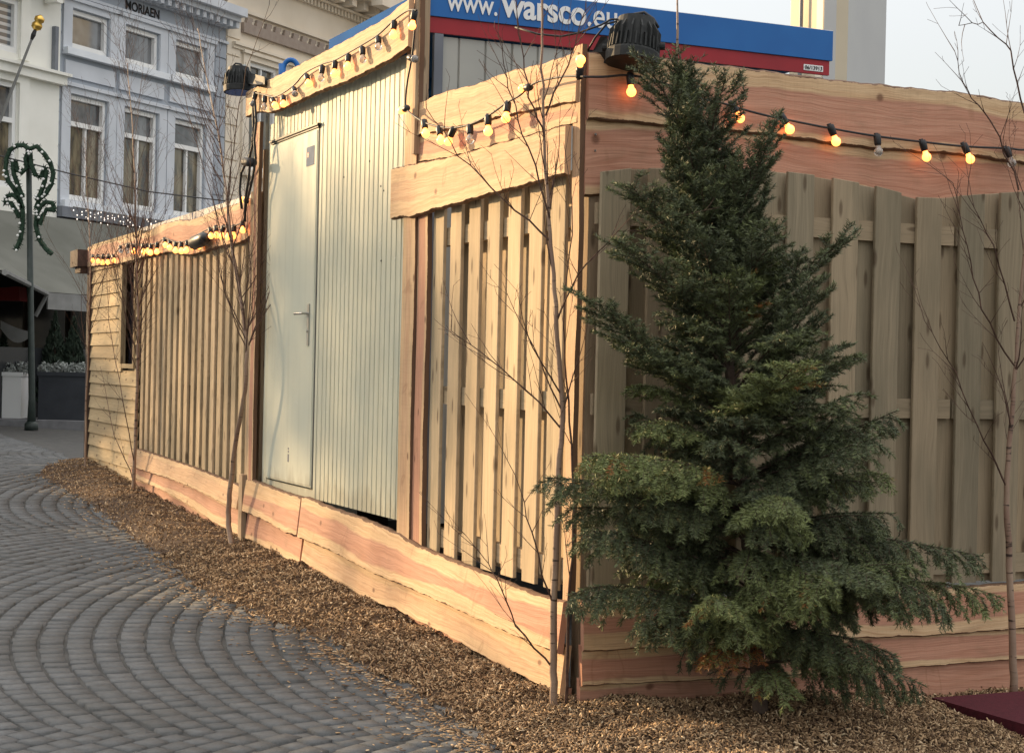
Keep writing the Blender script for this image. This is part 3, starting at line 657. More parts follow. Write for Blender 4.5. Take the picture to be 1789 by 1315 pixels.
k1 = [(0, .46), (1., .45), (1.9, .455), (2.4, .47), (3.8, .46)]; k2 = [(0, .245), (.9, .25), (1.8, .235), (2.3, .245), (3.8, .24)]; k3 = [(0, .10), (1.2, .085), (2.0, .095), (2.4, .10), (3.8, .09)]
wplank('larch_board', 'upper kick board on the shaded side, right of the spruce under the fence', Rp, k1, k2, .052, tilt=.014, x0=.0, x1=3.8, group=GK, r=.08, jag=.002)
wplank('larch_board', 'reddish middle kick board on the shaded side, right of the spruce', Rp, [(x, z+.03) for x, z in k2], k3, .044, tilt=.014, x0=.0, x1=3.8, group=GK, r=.416, jag=.002)
wplank('larch_board', 'lowest kick board on the shaded side, behind the corner of the red mat', Rp, [(x, z+.03) for x, z in k3], [(0, -.1), (3.8, -.25)], .034, tilt=.012, x0=.0, x1=3.8, group=GK, r=.65, jag=.002)
BASE[FB2.name] = np.zeros(3); BASE[FA.name] = np.zeros(3)
for t_, z_, pr in ((.045, 2.44, FB2), (.045, 2.37, FB2), (.58, 2.50, FA), (.63, 2.50, FA), (1.9, 2.66, FA)):
    mb = MB(); mb.lathe(Rp(t_, .006, z_), -u, [(0, .006), (.004, .004)], 6); obj('screw', mb, 'steel', pr)
# uprights
vplank('upright_board', 'narrow bright upright board at the sunlit corner behind the sapling', Lp, .0, .075, .42, 2.82, .0, .024, group='upright boards', r=.5, m='larch_pale')
vplank('upright_board', 'long pale upright board beside the ribbed cabin wall', Lp, 1.895, 2.075, .50, 3.42, .012, .028, r=.6, m='larch_pale')
vplank('upright_board', 'pink narrow upright board next to the slatted panel, under the cream fascia', Lp, 1.748, 1.885, .50, 2.3, .0, .026, r=.27)
vplank('upright_board', 'thin upright board at the left edge of the cabin door wall', Lp, 4.86, 4.98, .62, 3.08, .03, .025, r=.64)
def post(label, P, x, o, z0, z1, w_=.09, d=.09, m='rough', name='fence_post'):
    mb = MB(); al = P(1, 0, 0)-P(0, 0, 0); ot = P(0, 1, 0)-P(0, 0, 0); mb.frame(P(x, o, z0), Z*(z1-z0), al*w_, ot*d)
    o_ = obj(name, mb, m); tag(o_, label, 'fence post', 'timber posts'); return o_
post('tall dark-edged post at the right end of the high cabin fascia', Lp, 1.90, -.02, 2.55, 3.5, .035, .075)
post('rough brown post left of the cabin door, behind the leaning sapling', Lp, 5.0, -.03, .45, 2.62, .10, .07)
post('weathered narrow post squeezed between the cabin edge and the rough brown post', Lp, 4.90, -.06, .5, 2.9, .05, .06)
post('short ground stake in front of kick boards, below the rough brown post', Lp, 5.02, .045, .0, .66, .085, .035)
post('corner post standing inside where both walls meet', Lp, .01, -.11, -.1, 2.75, .075, .08)
post('inner post behind the shaded fence where its two panels meet', Rp, 1.88, -.10, -.1, 2.5)
# blue site cabin behind the low fascia
def low_cabin():
    t = thing('site_cabin', 'low cabin with dark blue roof edge behind the tan slatted panels', 'container', Lp(7, -1.4, .3))
    mb = MB(); mb.frame(Lp(5.3, -.3, .3), u*3.4, v*2.2, Z*2.29); obj('body', mb, 'panel', t)
    mb = MB()
    zt = [(5.25, L(395, 366)[1]), (6.3, L(365, 374)[1]), (8.0, L(270, 399)[1]), (9.9, L(200, 412)[1])]
    mb.frame(Lp(5.6, -.2, 2.60), u*4.3, v*2.4, Z*.09); obj('roof_edge', mb, noisy('navy_roof', (.012, .04, .13), (.01, .03, .10), 4, .5), t)
low_cabin()

# ------------------------------------------------------------------ clapboard hut
def hut():
    t = thing('clapboard_hut', 'small tan clapboard hut with a dark window at the far end', 'hut', Lp(10, -1., .25))
    s0, s1 = 8.87, 11.14; ws0, ws1, wz0, wz1 = 8.98, 9.52, 1.40, 2.33
    mb = MB(); z = .2; i = 0
    while z < 2.42:
        h = min(.125, 2.5-z)
        segs = [(s0, s1)] if not (z+.02 < wz1 and z+h > wz0+.02) else [(ws1+.03, s1), (s0, ws0-.02)]
        for a, b in segs:
            jt = rnd.uniform(0, 30); r = rnd.random()
            P_ = [Lp(a, .012, z), Lp(b, .012, z), Lp(b, -.006, z+h+.012), Lp(a, -.006, z+h+.012)]; Q = [p+v*.02 for p in P_]
            vs = P_+Q; fc = [(3, 2, 1, 0), (0, 1, 5, 4), (2, 3, 7, 6), (1, 2, 6, 5), (3, 0, 4, 7)]
            uvp = [(a+jt, 0), (b+jt, 0), (b+jt, h), (a+jt, h)]*2; mb.add(vs, fc, [[uvp[j] for j in f] for f in fc], r)
        z += h
    obj('clapboard_wall', mb, 'clap', t)
    mb = MB(); mb.frame(Lp(s0+.02, -.06, .1), u*(s1-s0-.04), Z*1.28, v*.02); mb.frame(Lp(s0+.02, -2., .1), u*(s1-s0-.04), Z*2.4, v*.03); mb.frame(Lp(s0+.0, -.03, .1), Z*2.5, v*2., u*.02)
    mb.frame(Lp(s1-.02, -.03, .1), Z*2.5, v*2., u*.02); mb.frame(Lp(s0, .0, 2.56), u*(s1-s0+.05), v*2.1, Z*.04)
    obj('wall', mb, 'clap', t)
    mb = MB(); g = .035
    for o_, a, b in ((Lp(ws0-.03, -.02, wz0-.04), u*(ws1-ws0+.06), Z*.04), (Lp(ws0-.03, -.02, wz1), u*(ws1-ws0+.06), Z*.04), (Lp(ws0-.03, -.02, wz0), Z*(wz1-wz0), u*.03), (Lp(ws1, -.02, wz0), Z*(wz1-wz0), u*.09)):
        mb.frame(o_, a, b, -v*.045)
    wn = obj('window', mb, 'clap', t)
    mb = MB(); mb.frame(Lp(ws0, -.05, wz0), u*(ws1-ws0), Z*(wz1-wz0), v*.008); obj('pane', mb, mat('dark_pane', (.02, .018, .022), .06, spec=.8), wn)
    mb = MB(); mb.frame(Lp(s1-.02, -.01, .15), Z*2.38, u*.09, -v*.045); obj('corner_board', mb, 'brownbox', t)
hut()
mb = MB(); mb.frame(Lp(11.2, -.06, 2.38), u*.42, -v*.2, Z*.17); mb.frame(Lp(11.25, -.02, 2.32), u*.3, -v*.12, Z*.058)
tag(obj('timber_block', mb, 'brownbox'), 'dark brown boxy lamp housing sticking out at the hut top corner', 'lamp housing')

# ------------------------------------------------------------------ spruce
def spruce():
    bx = C+v*.93-u*.44; bx = np.array((1205-CX, 0, 0))*0+bx
    base = np.array((.78, 6.98, 0.)); base[2] = float(gz(base[0], base[1]))
    base[:2] = (Rp(.62, .52, 0))[:2]
    apex = np.array((ray(1190, 60)[0]*6.9/ray(1190, 60)[1], base[1]-.03, EYE+ray(1190, 60)[2]*6.9))
    t = thing('spruce_tree', 'large dark green potless spruce leaning on the corner of the boards', 'spruce tree', base)
    H = apex[2]-base[2]
    def tp(z):
        f = (z-base[2])/H; p = base+(apex-base)*f; p = p+np.array((.05*math.sin(f*3.1), 0, 0)); return p
    mb = MB(); pts = [tp(base[2]-.05+(H+.05)*i/20) for i in range(21)]; mb.tube(pts, [.032*(1-i/20)**.8+.003 for i in range(21)], 9); obj('trunk', mb, 'sprucebark', t, True)
    lf = [(.0, .36), (.12, .44), (.35, .52), (.55, .56), (.8, .62), (1.05, .60), (1.25, .50), (1.5, .50), (1.65, .48), (1.8, .28), (2.0, .26), (2.24, .24), (2.45, .16), (2.6, .08), (2.75, .03)]
    rt = [(.0, .55), (.15, .72), (.35, .80), (.5, 1.0), (.62, 1.18), (.75, .95), (.9, .80), (1.15, .92), (1.3, .66), (1.45, .52), (1.6, .50), (1.75, .40), (1.9, .33), (2.1, .24), (2.24, .22), (2.4, .14), (2.55, .08), (2.75, .03)]
    segs = []   # (p0,p1,r0,r1,kind, tone)
    rr = random.Random(11)
    def branch(p, d, ln, tone, lvl=0, curl=None, droop=0., free=True, low=0.):
        n = max(2, int(ln/.035)); pts = [p]; dd = d/np.linalg.norm(d); q = p.copy()
        for i in range(n):
            f = (i+1)/n
            dd = dd+np.array((rr.gauss(0, .04), rr.gauss(0, .04), rr.gauss(0, .035)))+Z*(-droop/n*(1.4*f)); dd /= np.linalg.norm(dd); q = q+dd*ln/n
            oo = -np.dot(q-C, u)
            if oo < .11 and np.dot(q-C, v) > -.05: q = q-u*(.11-oo)
            gl = float(gz(q[0], q[1]))+.07
            if q[2] < gl: q = np.array((q[0], q[1], gl))
            if not free and i > 1:
                zz = min(q[2], 2.9); cen = tp(min(zz, apex[2])); rad = np.hypot(q[0]-cen[0], q[1]-cen[1]); cs = (q[0]-cen[0])/(rad+1e-6)
                lim = abs(cs)*(interp(rt, zz) if cs > 0 else interp(lf, zz))+(1-abs(cs))*(.26+.25*min(1, (2.7-zz)/2))*max(0, min(1, (2.75-zz)*1.6))
                if rad > lim*jl or zz > 2.72: break
            pts.append(q)
        n = len(pts)-1
        if n < 1: return
        for i in range(n): segs.append((pts[i], pts[i+1], (.0075 if lvl == 0 else .0026)*(1-i/n*.75)*min(1, ln/.5+.4), lvl, tone, i/n))
        if lvl == 0:
            side = 1; acc = 0
            for i in range(1, n):
                f = i/n
                if f < .16 and ln > .3: continue
                side = -side; tdir = pts[min(i+1, n)]-pts[i-1]; tdir /= np.linalg.norm(tdir)
                sd = np.cross(tdir, Z); sd /= np.linalg.norm(sd)+1e-9
                for sg in ((side,) if rr.random() < .45 else (side, -side)):
                    l2 = (ln*.40*(1-f)**.6+.055)*rr.uniform(.6, 1.15); l2 = min(l2, .26)
                    nd = tdir*rr.uniform(.7, 1.1)+sd*sg*rr.uniform(.5, .85)+Z*(rr.uniform(-.2, .28)-.35*low)
                    branch(pts[i], nd, l2, tone+rr.gauss(0, .05), 1, None, droop*.8+low*1.1, free, low)
        elif lvl == 1 and ln > .10:
            side = 1
            for i in range(1, n):
                if rr.random() < .85:
                    side = -side; tdir = pts[i]-pts[i-1]; tdir /= np.linalg.norm(tdir); sd = np.cross(tdir, Z); sd /= np.linalg.norm(sd)+1e-9
                    branch(pts[i], tdir*.8+sd*side*.7+Z*(rr.uniform(-.2, .2)-.3*low), rr.uniform(.05, .10)*(1.3-i/n), tone, 2, None, droop, free, low)
    z = .22; k = 0
    while z < 2.62:
        nb = 4 if z < .42 else 6 if z < 1.2 else 5
        for j in range(nb):
            a = k*2.4+j*2*math.pi/nb+rr.uniform(-.35, .35)
            d2 = np.array((math.cos(a), math.sin(a), 0.)); cs = d2[0]
            Ll, Rl = interp(lf, z), interp(rt, z); mid = (.30+.25*min(1, (2.7-z)/2))*min(1, (2.8-z)*1.3)
            ln = abs(cs)*(Rl if cs > 0 else Ll)+(1-abs(cs))*mid; ln *= rr.uniform(.70, 1.1) if rr.random() < .7 else rr.uniform(.45, .75)
            if z < .5: ln *= .9
            el = interp([(.0, .0), (.5, .25), (1.0, .55), (1.5, .85), (2.2, 1.05), (2.7, 1.2)], z)+rr.uniform(-.15, .15)
            dr = interp([(.0, 1.1), (.6, 1.3), (1.1, 1.0), (1.5, .35), (1.8, -.1), (2.7, -.2)], z)*rr.uniform(.5, 1.3)
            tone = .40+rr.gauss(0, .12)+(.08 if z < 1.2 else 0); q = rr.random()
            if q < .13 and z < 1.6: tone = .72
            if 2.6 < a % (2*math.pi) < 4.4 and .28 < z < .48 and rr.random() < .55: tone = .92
            arc = math.cos(el)*.9+.1
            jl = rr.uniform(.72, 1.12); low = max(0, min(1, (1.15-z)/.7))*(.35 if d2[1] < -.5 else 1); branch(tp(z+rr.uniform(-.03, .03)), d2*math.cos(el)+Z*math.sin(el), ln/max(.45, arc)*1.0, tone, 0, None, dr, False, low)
        z += rr.uniform(.080, .125) if z < 1.7 else rr.uniform(.06, .085); k += 1
    for k2 in range(18):      # upright shoots crowding the top
        z0 = rr.uniform(1.75, 2.62); a = rr.uniform(0, 6.28); d2 = np.array((math.cos(a), math.sin(a)*.8, 0)); jl = 1.2
        branch(tp(z0)+d2*rr.uniform(.0, .16)*(2.75-z0), d2*.28+Z, rr.uniform(.16, .36), .42+rr.gauss(0, .1), 0, None, -.1, z0 < 2.4, 0)
    # long marked branches seen in the silhouette: start height, tip pixel, tip depth, tone
    for z0, px, py, y, dr in ((1.5, 1452, 400, 6.85, -.1), (1.35, 1482, 535, 6.8, -.1), (1.85, 1345, 220, 6.8, -.2), (1.7, 1362, 395, 6.8, -.1), (.75, 1702, 1005, 6.95, .5), (.62, 1665, 1060, 6.7, .7), (1.0, 1570, 745, 6.9, .1),
                              (.95, 1560, 790, 6.7, .2), (1.25, 1028, 545, 6.75, .0), (.9, 952, 845, 6.7, .2), (2.35, 1122, 125, 6.85, 0), (2.2, 1258, 130, 6.85, -.1), (.35, 1550, 1185, 6.6, .6), (1.75, 1115, 310, 6.8, 0), (2.0, 1345, 255, 6.9, -.1),
                              (1.6, 1110, 400, 6.7, 0), (.6, 975, 960, 6.75, .5), (.45, 1010, 1110, 6.6, .5), (.62, 1430, 1070, 6.45, .5), (1.2, 1345, 640, 6.49, .1), (.9, 1400, 900, 6.48, .2), (.45, 1290, 1110, 6.45, .3), (1.0, 1020, 830, 6.49, .1)):
        dd = ray(px, py); tip = np.array((dd[0]*y/dd[1], y, EYE+dd[2]*y/dd[1])); p = tp(z0); dv = tip-p; ln = np.linalg.norm(dv)
        branch(p, dv/ln+Z*(.5*dr), ln*1.03, .42 if y > 6.5 else .74, 0, None, dr, True, .8 if z0 < 1.1 else 0)
        for _ in range(2 if z0 < 1.5 else 0):
            branch(p+Z*rr.uniform(-.05, .05), dv/ln+Z*(.5*dr+rr.uniform(-.12, .1))+np.array((0, rr.uniform(-.15, .15), 0)), ln*rr.uniform(.6, .9), .42 if y > 6.5 else .70, 0, None, dr, True, .8 if z0 < 1.1 else 0)
    P0 = np.array([s[0] for s in segs]); P1 = np.array([s[1] for s in segs]); RD = np.array([s[2] for s in segs]); LV = np.array([s[3] for s in segs]); TN = np.array([s[4] for s in segs]); FR = np.array([s[5] for s in segs])
    # twigs as 3-sided tubes
    D = P1-P0; Ln = np.linalg.norm(D, axis=1); D /= Ln[:, None]; ref = np.where(np.abs(D[:, 2:3]) < .9, np.array([[0, 0, 1.]]), np.array([[1., 0, 0]]))
    X_ = np.cross(D, ref); X_ /= np.linalg.norm(X_, axis=1)[:, None]; Y_ = np.cross(D, X_); n = len(P0); Vt = np.zeros((n, 6, 3))
    for e, (PP, q) in enumerate(((P0, 1.), (P1, .9))):
        for c in range(3):
            th = 2*np.pi*c/3; Vt[:, e*3+c] = PP+(X_*math.cos(th)+Y_*math.sin(th))*(RD*q)[:, None]
    Ft = (np.array([(0, 1, 4, 3), (1, 2, 5, 4), (2, 0, 3, 5)])[None]+6*np.arange(n)[:, None, None]).reshape(-1, 4)
    npobj('branches', Vt.reshape(-1, 3), Ft, np.full(len(Ft), .5), 'sprucebark', t)
    # needles
    dens = np.where(LV == 0, 620, 800)*np.where((LV == 0) & (FR < .2), .15, 1.)
    cnt = NR.poisson(Ln*dens); idx = np.repeat(np.arange(n), cnt); m = len(idx); f = NR.random(m)
    pp = P0[idx]+D[idx]*(Ln[idx]*f)[:, None]; side = np.where(NR.random(m) < .5, 1, -1); th = NR.normal(0, .5, m)
    upv = Y_[idx]*np.where(Y_[idx][:, 2:3] < 0, -1, 1); sx = X_[idx]
    dirn = D[idx]*NR.uniform(.45, .9, m)[:, None]+(sx*(side*np.cos(th))[:, None]+upv*(np.sin(th)+.15)[:, None])*.95
    dirn += NR.normal(0, .12, (m, 3)); dirn /= np.linalg.norm(dirn, axis=1)[:, None]; nl = NR.uniform(.016, .027, m); wv = np.cross(dirn, NR.normal(0, 1, (m, 3))); wv /= np.linalg.norm(wv, axis=1)[:, None]
    Vn = np.stack([pp-wv*.0010, pp+wv*.0010, pp+dirn*(nl*.6)[:, None]+wv*.0012, pp+dirn*nl[:, None], pp+dirn*(nl*.6)[:, None]-wv*.0012], 1)
    Fq = (np.array([0, 1, 2, 3, 4])[None]+5*np.arange(m)[:, None])
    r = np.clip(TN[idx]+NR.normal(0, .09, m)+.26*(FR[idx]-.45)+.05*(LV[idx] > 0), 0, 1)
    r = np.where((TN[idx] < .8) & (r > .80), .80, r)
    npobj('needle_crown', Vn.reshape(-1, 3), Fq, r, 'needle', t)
    # pale tied leader at the top
    mb = MB(); a = apex-Z*.16; dd = ray(1183, -30); y = apex[1]; tip = np.array((dd[0]*y/dd[1], y, EYE+dd[2]*y/dd[1])); mb.tube([a, (a+tip)/2+np.array((.004, 0, 0)), tip], [.006, .005, .003], 6); obj('leader_shoot', mb, 'birch', t, True)
    print('needles', m, 'segs', n)
spruce()

# ------------------------------------------------------------------ bare saplings
def whip(mb, p, d, ln, r0, rr, lvl, up=.5, kink=.10, dens=1.):
    n = max(3, int(ln/.06)); pts = [p]; q = p; dd = d/np.linalg.norm(d)
    for i in range(n):
        dd = dd+np.array((rr.gauss(0, kink), rr.gauss(0, kink), rr.gauss(0, kink*.6)))*.7+Z*up/n; dd /= np.linalg.norm(dd); q = q+dd*ln/n
        if lvl < 3 and -np.dot(q-C, u) < .1 and np.dot(q-C, v) > -.02 and np.dot(q-C, v) > 0 and np.dot(q-C, u) < 1 and q[2] < 2.8: q = q-u*.02
        pts.append(q)
    mb.tube(pts, [max(.0009, r0*(1-i/n*.8)) for i in range(n+1)], 5 if lvl == 0 else 3, .5, cap=False)
    if lvl >= 2: return
    for i in range(1, n+1):
        if rr.random() < (.62 if lvl == 0 else .55)*dens:
            td = pts[i]-pts[i-1]; td /= np.linalg.norm(td); rv = np.array((rr.gauss(0, 1), rr.gauss(0, 1), rr.gauss(0, .5))); rv -= td*np.dot(rv, td); rv /= np.linalg.norm(rv)
            l2 = ln*rr.uniform(.22, .5)*(1.15-i/n*.7); whip(mb, pts[i], td*.85+rv*.6, max(.04, l2), max(.0012, r0*.5*(1-i/n*.6)), rr, lvl+1, up*.4, kink*1.2, dens)
def sapling(label, pts, r0, nb, seed, z_from=.25, blen=(.35, .9), out=None, spread=.6, explicit=(), dens=1., m='birch', group='bare birch saplings'):
    rr = random.Random(seed); pts = [np.asarray(p, float) for p in pts]
    t = thing('birch_sapling', label, 'young tree', pts[0], group)
    P = []
    for i in range(len(pts)-1):
        for k in range(5):
            f = k/5; a = pts[max(i-1, 0)]; b = pts[i]; c = pts[i+1]; d = pts[min(i+2, len(pts)-1)]
            P.append(.5*((2*b)+(-a+c)*f+(2*a-5*b+4*c-d)*f*f+(-a+3*b-3*c+d)*f**3)+np.array((rr.gauss(0, .002), rr.gauss(0, .002), 0)))
    P.append(pts[-1]); n = len(P); rad = [r0*(1-.86*(i/n)) for i in range(n)]
    mb = MB(); mb.tube([P[0]-Z*.12]+P, [r0*1.2]+rad, 9, .5)
    for i in range(3, n-2, 4):   # bud knots
        q = P[i]+np.array((rr.uniform(-1, 1), -1, 0))*rad[i]*.6; mb.lathe(q-Z*.006, Z, [(0, .002), (.005, rad[i]*.55), (.01, .002)], 5)
    obj('trunk', mb, m, t, True)
    mb = MB()
    for b in range(nb):
        i = int(n*(z_from+(1-z_from)*rr.random())); i = min(i, n-2); td = P[i+1]-P[i]; td /= np.linalg.norm(td)
        a = rr.uniform(0, 2*math.pi); rv = np.array((math.cos(a), math.sin(a), 0))
        if out is not None: rv = rv*.75+np.asarray(out)*rr.uniform(0, .9)
        ln = rr.uniform(*blen)*(1.2-.7*i/n); whip(mb, P[i], td*.8+rv*spread, ln, min(rad[i]*.45, .0042), rr, 0, .9, .09, dens)
    for path in explicit:
        path = [np.asarray(p, float) for p in path]; Q = []
        for a, b in zip(path, path[1:]):
            for k in range(4): Q.append(a+(b-a)*k/4+np.array((rr.gauss(0, .004), rr.gauss(0, .004), rr.gauss(0, .004))))
        Q.append(path[-1]); k = len(Q); mb.tube(Q, [.0046*(1-.75*i/k) for i in range(k)], 5, .5, cap=False)
        for i in range(2, k):
            if rr.random() < .75*dens:
                td = Q[i]-Q[i-1]; td /= np.linalg.norm(td); a = rr.uniform(0, 6.28); rv = np.array((math.cos(a), math.sin(a)*.5, rr.uniform(-.3, .8)))
                whip(mb, Q[i], td*.8+rv*.7, rr.uniform(.10, .36), .0022, rr, 1, .2, .12, dens)
    obj('branches', mb, 'bark_dark', t)
    return t
def at(px, py, y): d = ray(px, py); return np.array((d[0]*y/d[1], y, EYE+d[2]*y/d[1]))
def LL(px, py, o): s, z = L(px, py, o); return Lp(s, o, z)
def RR_(px, py, o): s, z = R(px, py, o); return Rp(s, o, z)
ol = -v
y0 = 7.17
sapling('tallest bare sapling, tan trunk up the sunlit corner past the blue banner', [at(*q, y0) for q in ((968, 1232), (966, 1150), (970, 1000), (975, 850), (982, 720), (972, 560), (962, 430), (953, 300), (948, 150), (947, 0), (945, -120))], .0175, 12, 3, .22, (.3, .7), ol, .55,
        explicit=[[at(968, 1170, y0), at(900, 1090, 7.1), at(868, 1010, 7.0), at(835, 960, 7.0)], [at(980, 745, y0), at(930, 690, y0), at(860, 630, 7.1), at(788, 578, 7.1)], [at(962, 420, y0), at(880, 350, 7.1), at(800, 270, 7.1), at(745, 190, 7.0)],
                  [at(950, 200, y0), at(985, 130, 7.2), at(1010, 60, 7.2), at(1030, -20, 7.2)], [at(952, 240, y0), at(925, 170, 7.1), at(910, 80, 7.1), at(900, -10, 7.1)], [at(972, 560, y0), at(1010, 480, 7.0), at(1080, 405, 6.9), at(1130, 400, 6.9)], [at(970, 1080, y0), at(930, 930, 7.1), at(900, 830, 7.1)], [at(960, 380, y0), at(925, 260, 7.1), at(890, 160, 7.1), at(870, 60, 7.1)]], dens=1.1)
sapling('slender second stem hugging the corner right behind the tall tan sapling', [at(*q, 7.22) for q in ((990, 1215), (992, 1080), (1003, 900), (992, 700), (985, 540), (1000, 380), (985, 250))], .0075, 8, 5, .2, (.25, .6), ol, .5, m='bark_dark', dens=.9)
sapling('leaning dark-barked sapling growing in front of the stake left of the door', [LL(*q, .18) for q in ((405, 962), (399, 905), (403, 850), (412, 770), (428, 680), (431, 610), (424, 540), (408, 450), (400, 380), (395, 330), (380, 230), (360, 130), (345, 50))], .020, 46, 9, .40, (.6, 1.4), None, .40,
        explicit=[[LL(428, 640, .18), LL(440, 500, .2), LL(432, 400, .2), LL(440, 250, .2)], [LL(410, 470, .18), LL(385, 400, .2), LL(330, 200, .3), LL(300, 60, .3)], [LL(397, 350, .18), LL(410, 240, .2), LL(430, 120, .2), LL(470, 10, .2)]], m='birch', dens=1.0)
sapling('upright sapling with dense reddish twigs at the seam of hut and slats', [LL(*q, .15) for q in ((232, 868), (236, 780), (240, 650), (241, 540), (238, 440), (236, 330), (230, 200), (222, 110))], .017, 60, 21, .30, (.6, 1.4), None, .34,
        explicit=[[LL(235, 810, .15), LL(215, 700, .3), LL(190, 560, .3), LL(185, 450, .3)], [LL(234, 840, .15), LL(200, 760, .3), LL(175, 640, .3)]], dens=.9)
sapling('thin pale sapling standing before the hut corner post, farthest away', [LL(*q, .2) for q in ((149, 828), (151, 700), (156, 560), (157, 440), (152, 330), (148, 240))], .011, 48, 33, .3, (.6, 1.3), None, .40, dens=.9)
sapling('pale spotted sapling at the right edge behind the red mat', [RR_(*q, .22) for q in ((1772, 1195), (1768, 1100), (1762, 960), (1758, 860), (1768, 720), (1778, 600), (1788, 450), (1795, 330), (1800, 230))], .019, 12, 41, .3, (.4, .8), np.array((-.4, -.6, 0)), .6,
        explicit=[[RR_(1758, 850, .22), RR_(1720, 770, .3), RR_(1670, 650, .3), RR_(1615, 560, .3)], [RR_(1770, 640, .22), RR_(1715, 540, .3), RR_(1690, 430, .3), RR_(1665, 320, .3)], [RR_(1775, 560, .22), RR_(1735, 430, .3), RR_(1690, 340, .3)],
                  [RR_(1780, 330, .3), RR_(1730, 210, .3), RR_(1690, 160, .3), RR_(1668, 90, .3)], [RR_(1790, 200, .3), RR_(1765, 90, .3), RR_(1720, 40, .3), RR_(1675, 45, .3)]], dens=1.1)

# ------------------------------------------------------------------ festoon lights
def fest(name, label, P, W, cable, bulbs, o=.06, rs=1.):
    """cable: px list; bulbs: (socket px, bulb px, lit)"""
    pts = [W(*q[:2], q[2] if len(q) > 2 else o) for q in cable]
    t = thing(name, label, 'string lights', pts[0], 'festoon strings')
    Q = []
    for i in range(len(pts)-1):
        for k in range(6):
            f = k/6; a = pts[max(i-1, 0)]; b = pts[i]; c = pts[i+1]; d = pts[min(i+2, len(pts)-1)]
            Q.append(.5*((2*b)+(-a+c)*f+(2*a-5*b+4*c-d)*f*f+(-a+3*b-3*c+d)*f**3))
    Q.append(pts[-1]); mb = MB(); mb.tube(Q, .0052, 6); obj('cable', mb, 'rubber', t, True)
    for bl in bulbs:
        (sx, sy), (bx, by), lit = bl[:3]; oo = bl[3] if len(bl) > 3 else o
        sp = W(sx, sy, oo); bp = W(bx, by, oo+.004); ax = bp-sp; l_ = np.linalg.norm(ax); ax = ax/l_; tilt = -.25*(v if W is LL else u); ax = ax+tilt*rnd.uniform(-.2, .5); ax /= np.linalg.norm(ax)
        top = sp-ax*.026*rs; mb = MB(); mb.lathe(top, ax, [(0, .013*rs), (.004, .0165*rs), (.02*rs, .0175*rs), (.046*rs, .0165*rs), (.052*rs, .0135*rs)], 12)
        mb.frame(top-ax*.006-np.cross(ax, u)*.008, np.cross(ax, u)*.016, u*.012, ax*.010)
        so_ = obj('socket', mb, 'black', t, True)
        R0 = .0215*rs; c0 = .050*rs; prof = [(c0, .010*rs), (c0+.008, .012*rs)]+[(c0+.010*rs+R0*(1-math.cos(a)), max(.0008, R0*math.sin(a))) for a in [math.pi*k/9 for k in range(2, 10)]]
        mb = MB(); mb.lathe(top, ax, prof, 12); obj('bulb', mb, {1: 'lamp', 2: 'lampyellow', 0: 'unlit'}[lit], so_, True)
z2 = lambda x, y: (380+x/3.131, y/3.131); z3 = lambda x, y: (720+x/2.989, y/2.989); z4 = lambda x, y: (1200+x/2.988, y/2.988); z7 = lambda x, y: (140+x/4.969, 320+y/4.969)
sb = []
for x, y, bx_, by_, lit in ((205, 525, 200, 560, 0), (258, 545, 258, 585, 0), (305, 552, 318, 590, 1), (360, 540, 366, 575, 1), (420, 493, 436, 530, 0), (490, 425, 497, 460, 1), (572, 382, 570, 425, 0), (642, 357, 640, 402, 1), (715, 320, 715, 362, 1), (793, 280, 795, 325, 0), (880, 222, 888, 262, 0), (965, 140, 963, 185, 1), (1075, 85, 1068, 128, 1)):
    sb.append((z2(x, y), z2(bx_, by_), lit))
fest('festoon_lights', 'upper bulb string along the tall curved fascia over the cabin door', Lp, LL, [z2(*q) for q in ((190, 505), (258, 520), (305, 530), (350, 515), (420, 465), (480, 400), (572, 352), (642, 330), (715, 290), (793, 245), (880, 190), (965, 112), (1040, 60), (1090, 58))], sb, o=.115)
cb = [(z2(1058, 318), z2(1100, 330), 0), (z2(1030, 595), z2(992, 612), 2)]
for x, y, bx_, by_, lit in ((65, 650, 68, 695, 1), (143, 685, 148, 735, 1), (210, 690, 193, 738, 1), (302, 678, 302, 712, 0), (397, 628, 395, 678, 1), (497, 560, 495, 605, 1), (605, 458, 560, 466, 1), (875, 380, 885, 320, 1)):
    cb.append((z3(x, y), z3(bx_, by_), lit))
fest('festoon_lights', 'middle bulb string dropping from the tall post and rising to the sunlit corner', Lp, LL, [z2(1085, 62), z2(1080, 150), z2(1062, 318), z2(1038, 450), z2(1028, 575), z3(-10, 590), z3(65, 640), z3(143, 662), z3(215, 668), z3(302, 650), z3(397, 605), z3(497, 535), z3(560, 500), z3(640, 435), z3(760, 405), z3(845, 398), z3(905, 402)], cb, o=.09)
rb = [(z3(1140, 415), z3(1142, 475), 1)]
for x, y, bx_, by_, lit in ((245, 560, 268, 604, 1), (503, 622, 530, 664, 1), (757, 680, 777, 730, 1), (995, 730, 1000, 775, 0), (1235, 760, 1250, 812, 1), (1455, 775, 1475, 828, 1), (1675, 795, 1690, 838, 0)): rb.append((z4(x, y), z4(bx_, by_), lit))
fest('festoon_lights', 'right bulb string sagging along the shaded pink fascia beyond the spruce', Rp, RR_, [z3(900, 402), z3(1000, 402), z3(1140, 395), z3(1300, 430), z4(60, 510), z4(170, 535), z4(260, 562), z4(380, 595), z4(503, 622), z4(757, 672), z4(995, 712), z4(1235, 742), z4(1455, 765), z4(1675, 775), z4(1780, 782), z4(2100, 760)], rb, o=.06)
lb = [(z7(x, 640), z7(x+rnd.uniform(-6, 8), 678), 1) for x in (110, 155, 200, 245, 290)]+[(z7(350, 560), z7(355, 590), 0), (z7(415, 545), z7(415, 580), 0), (z7(465, 552), z7(468, 598), 1)]
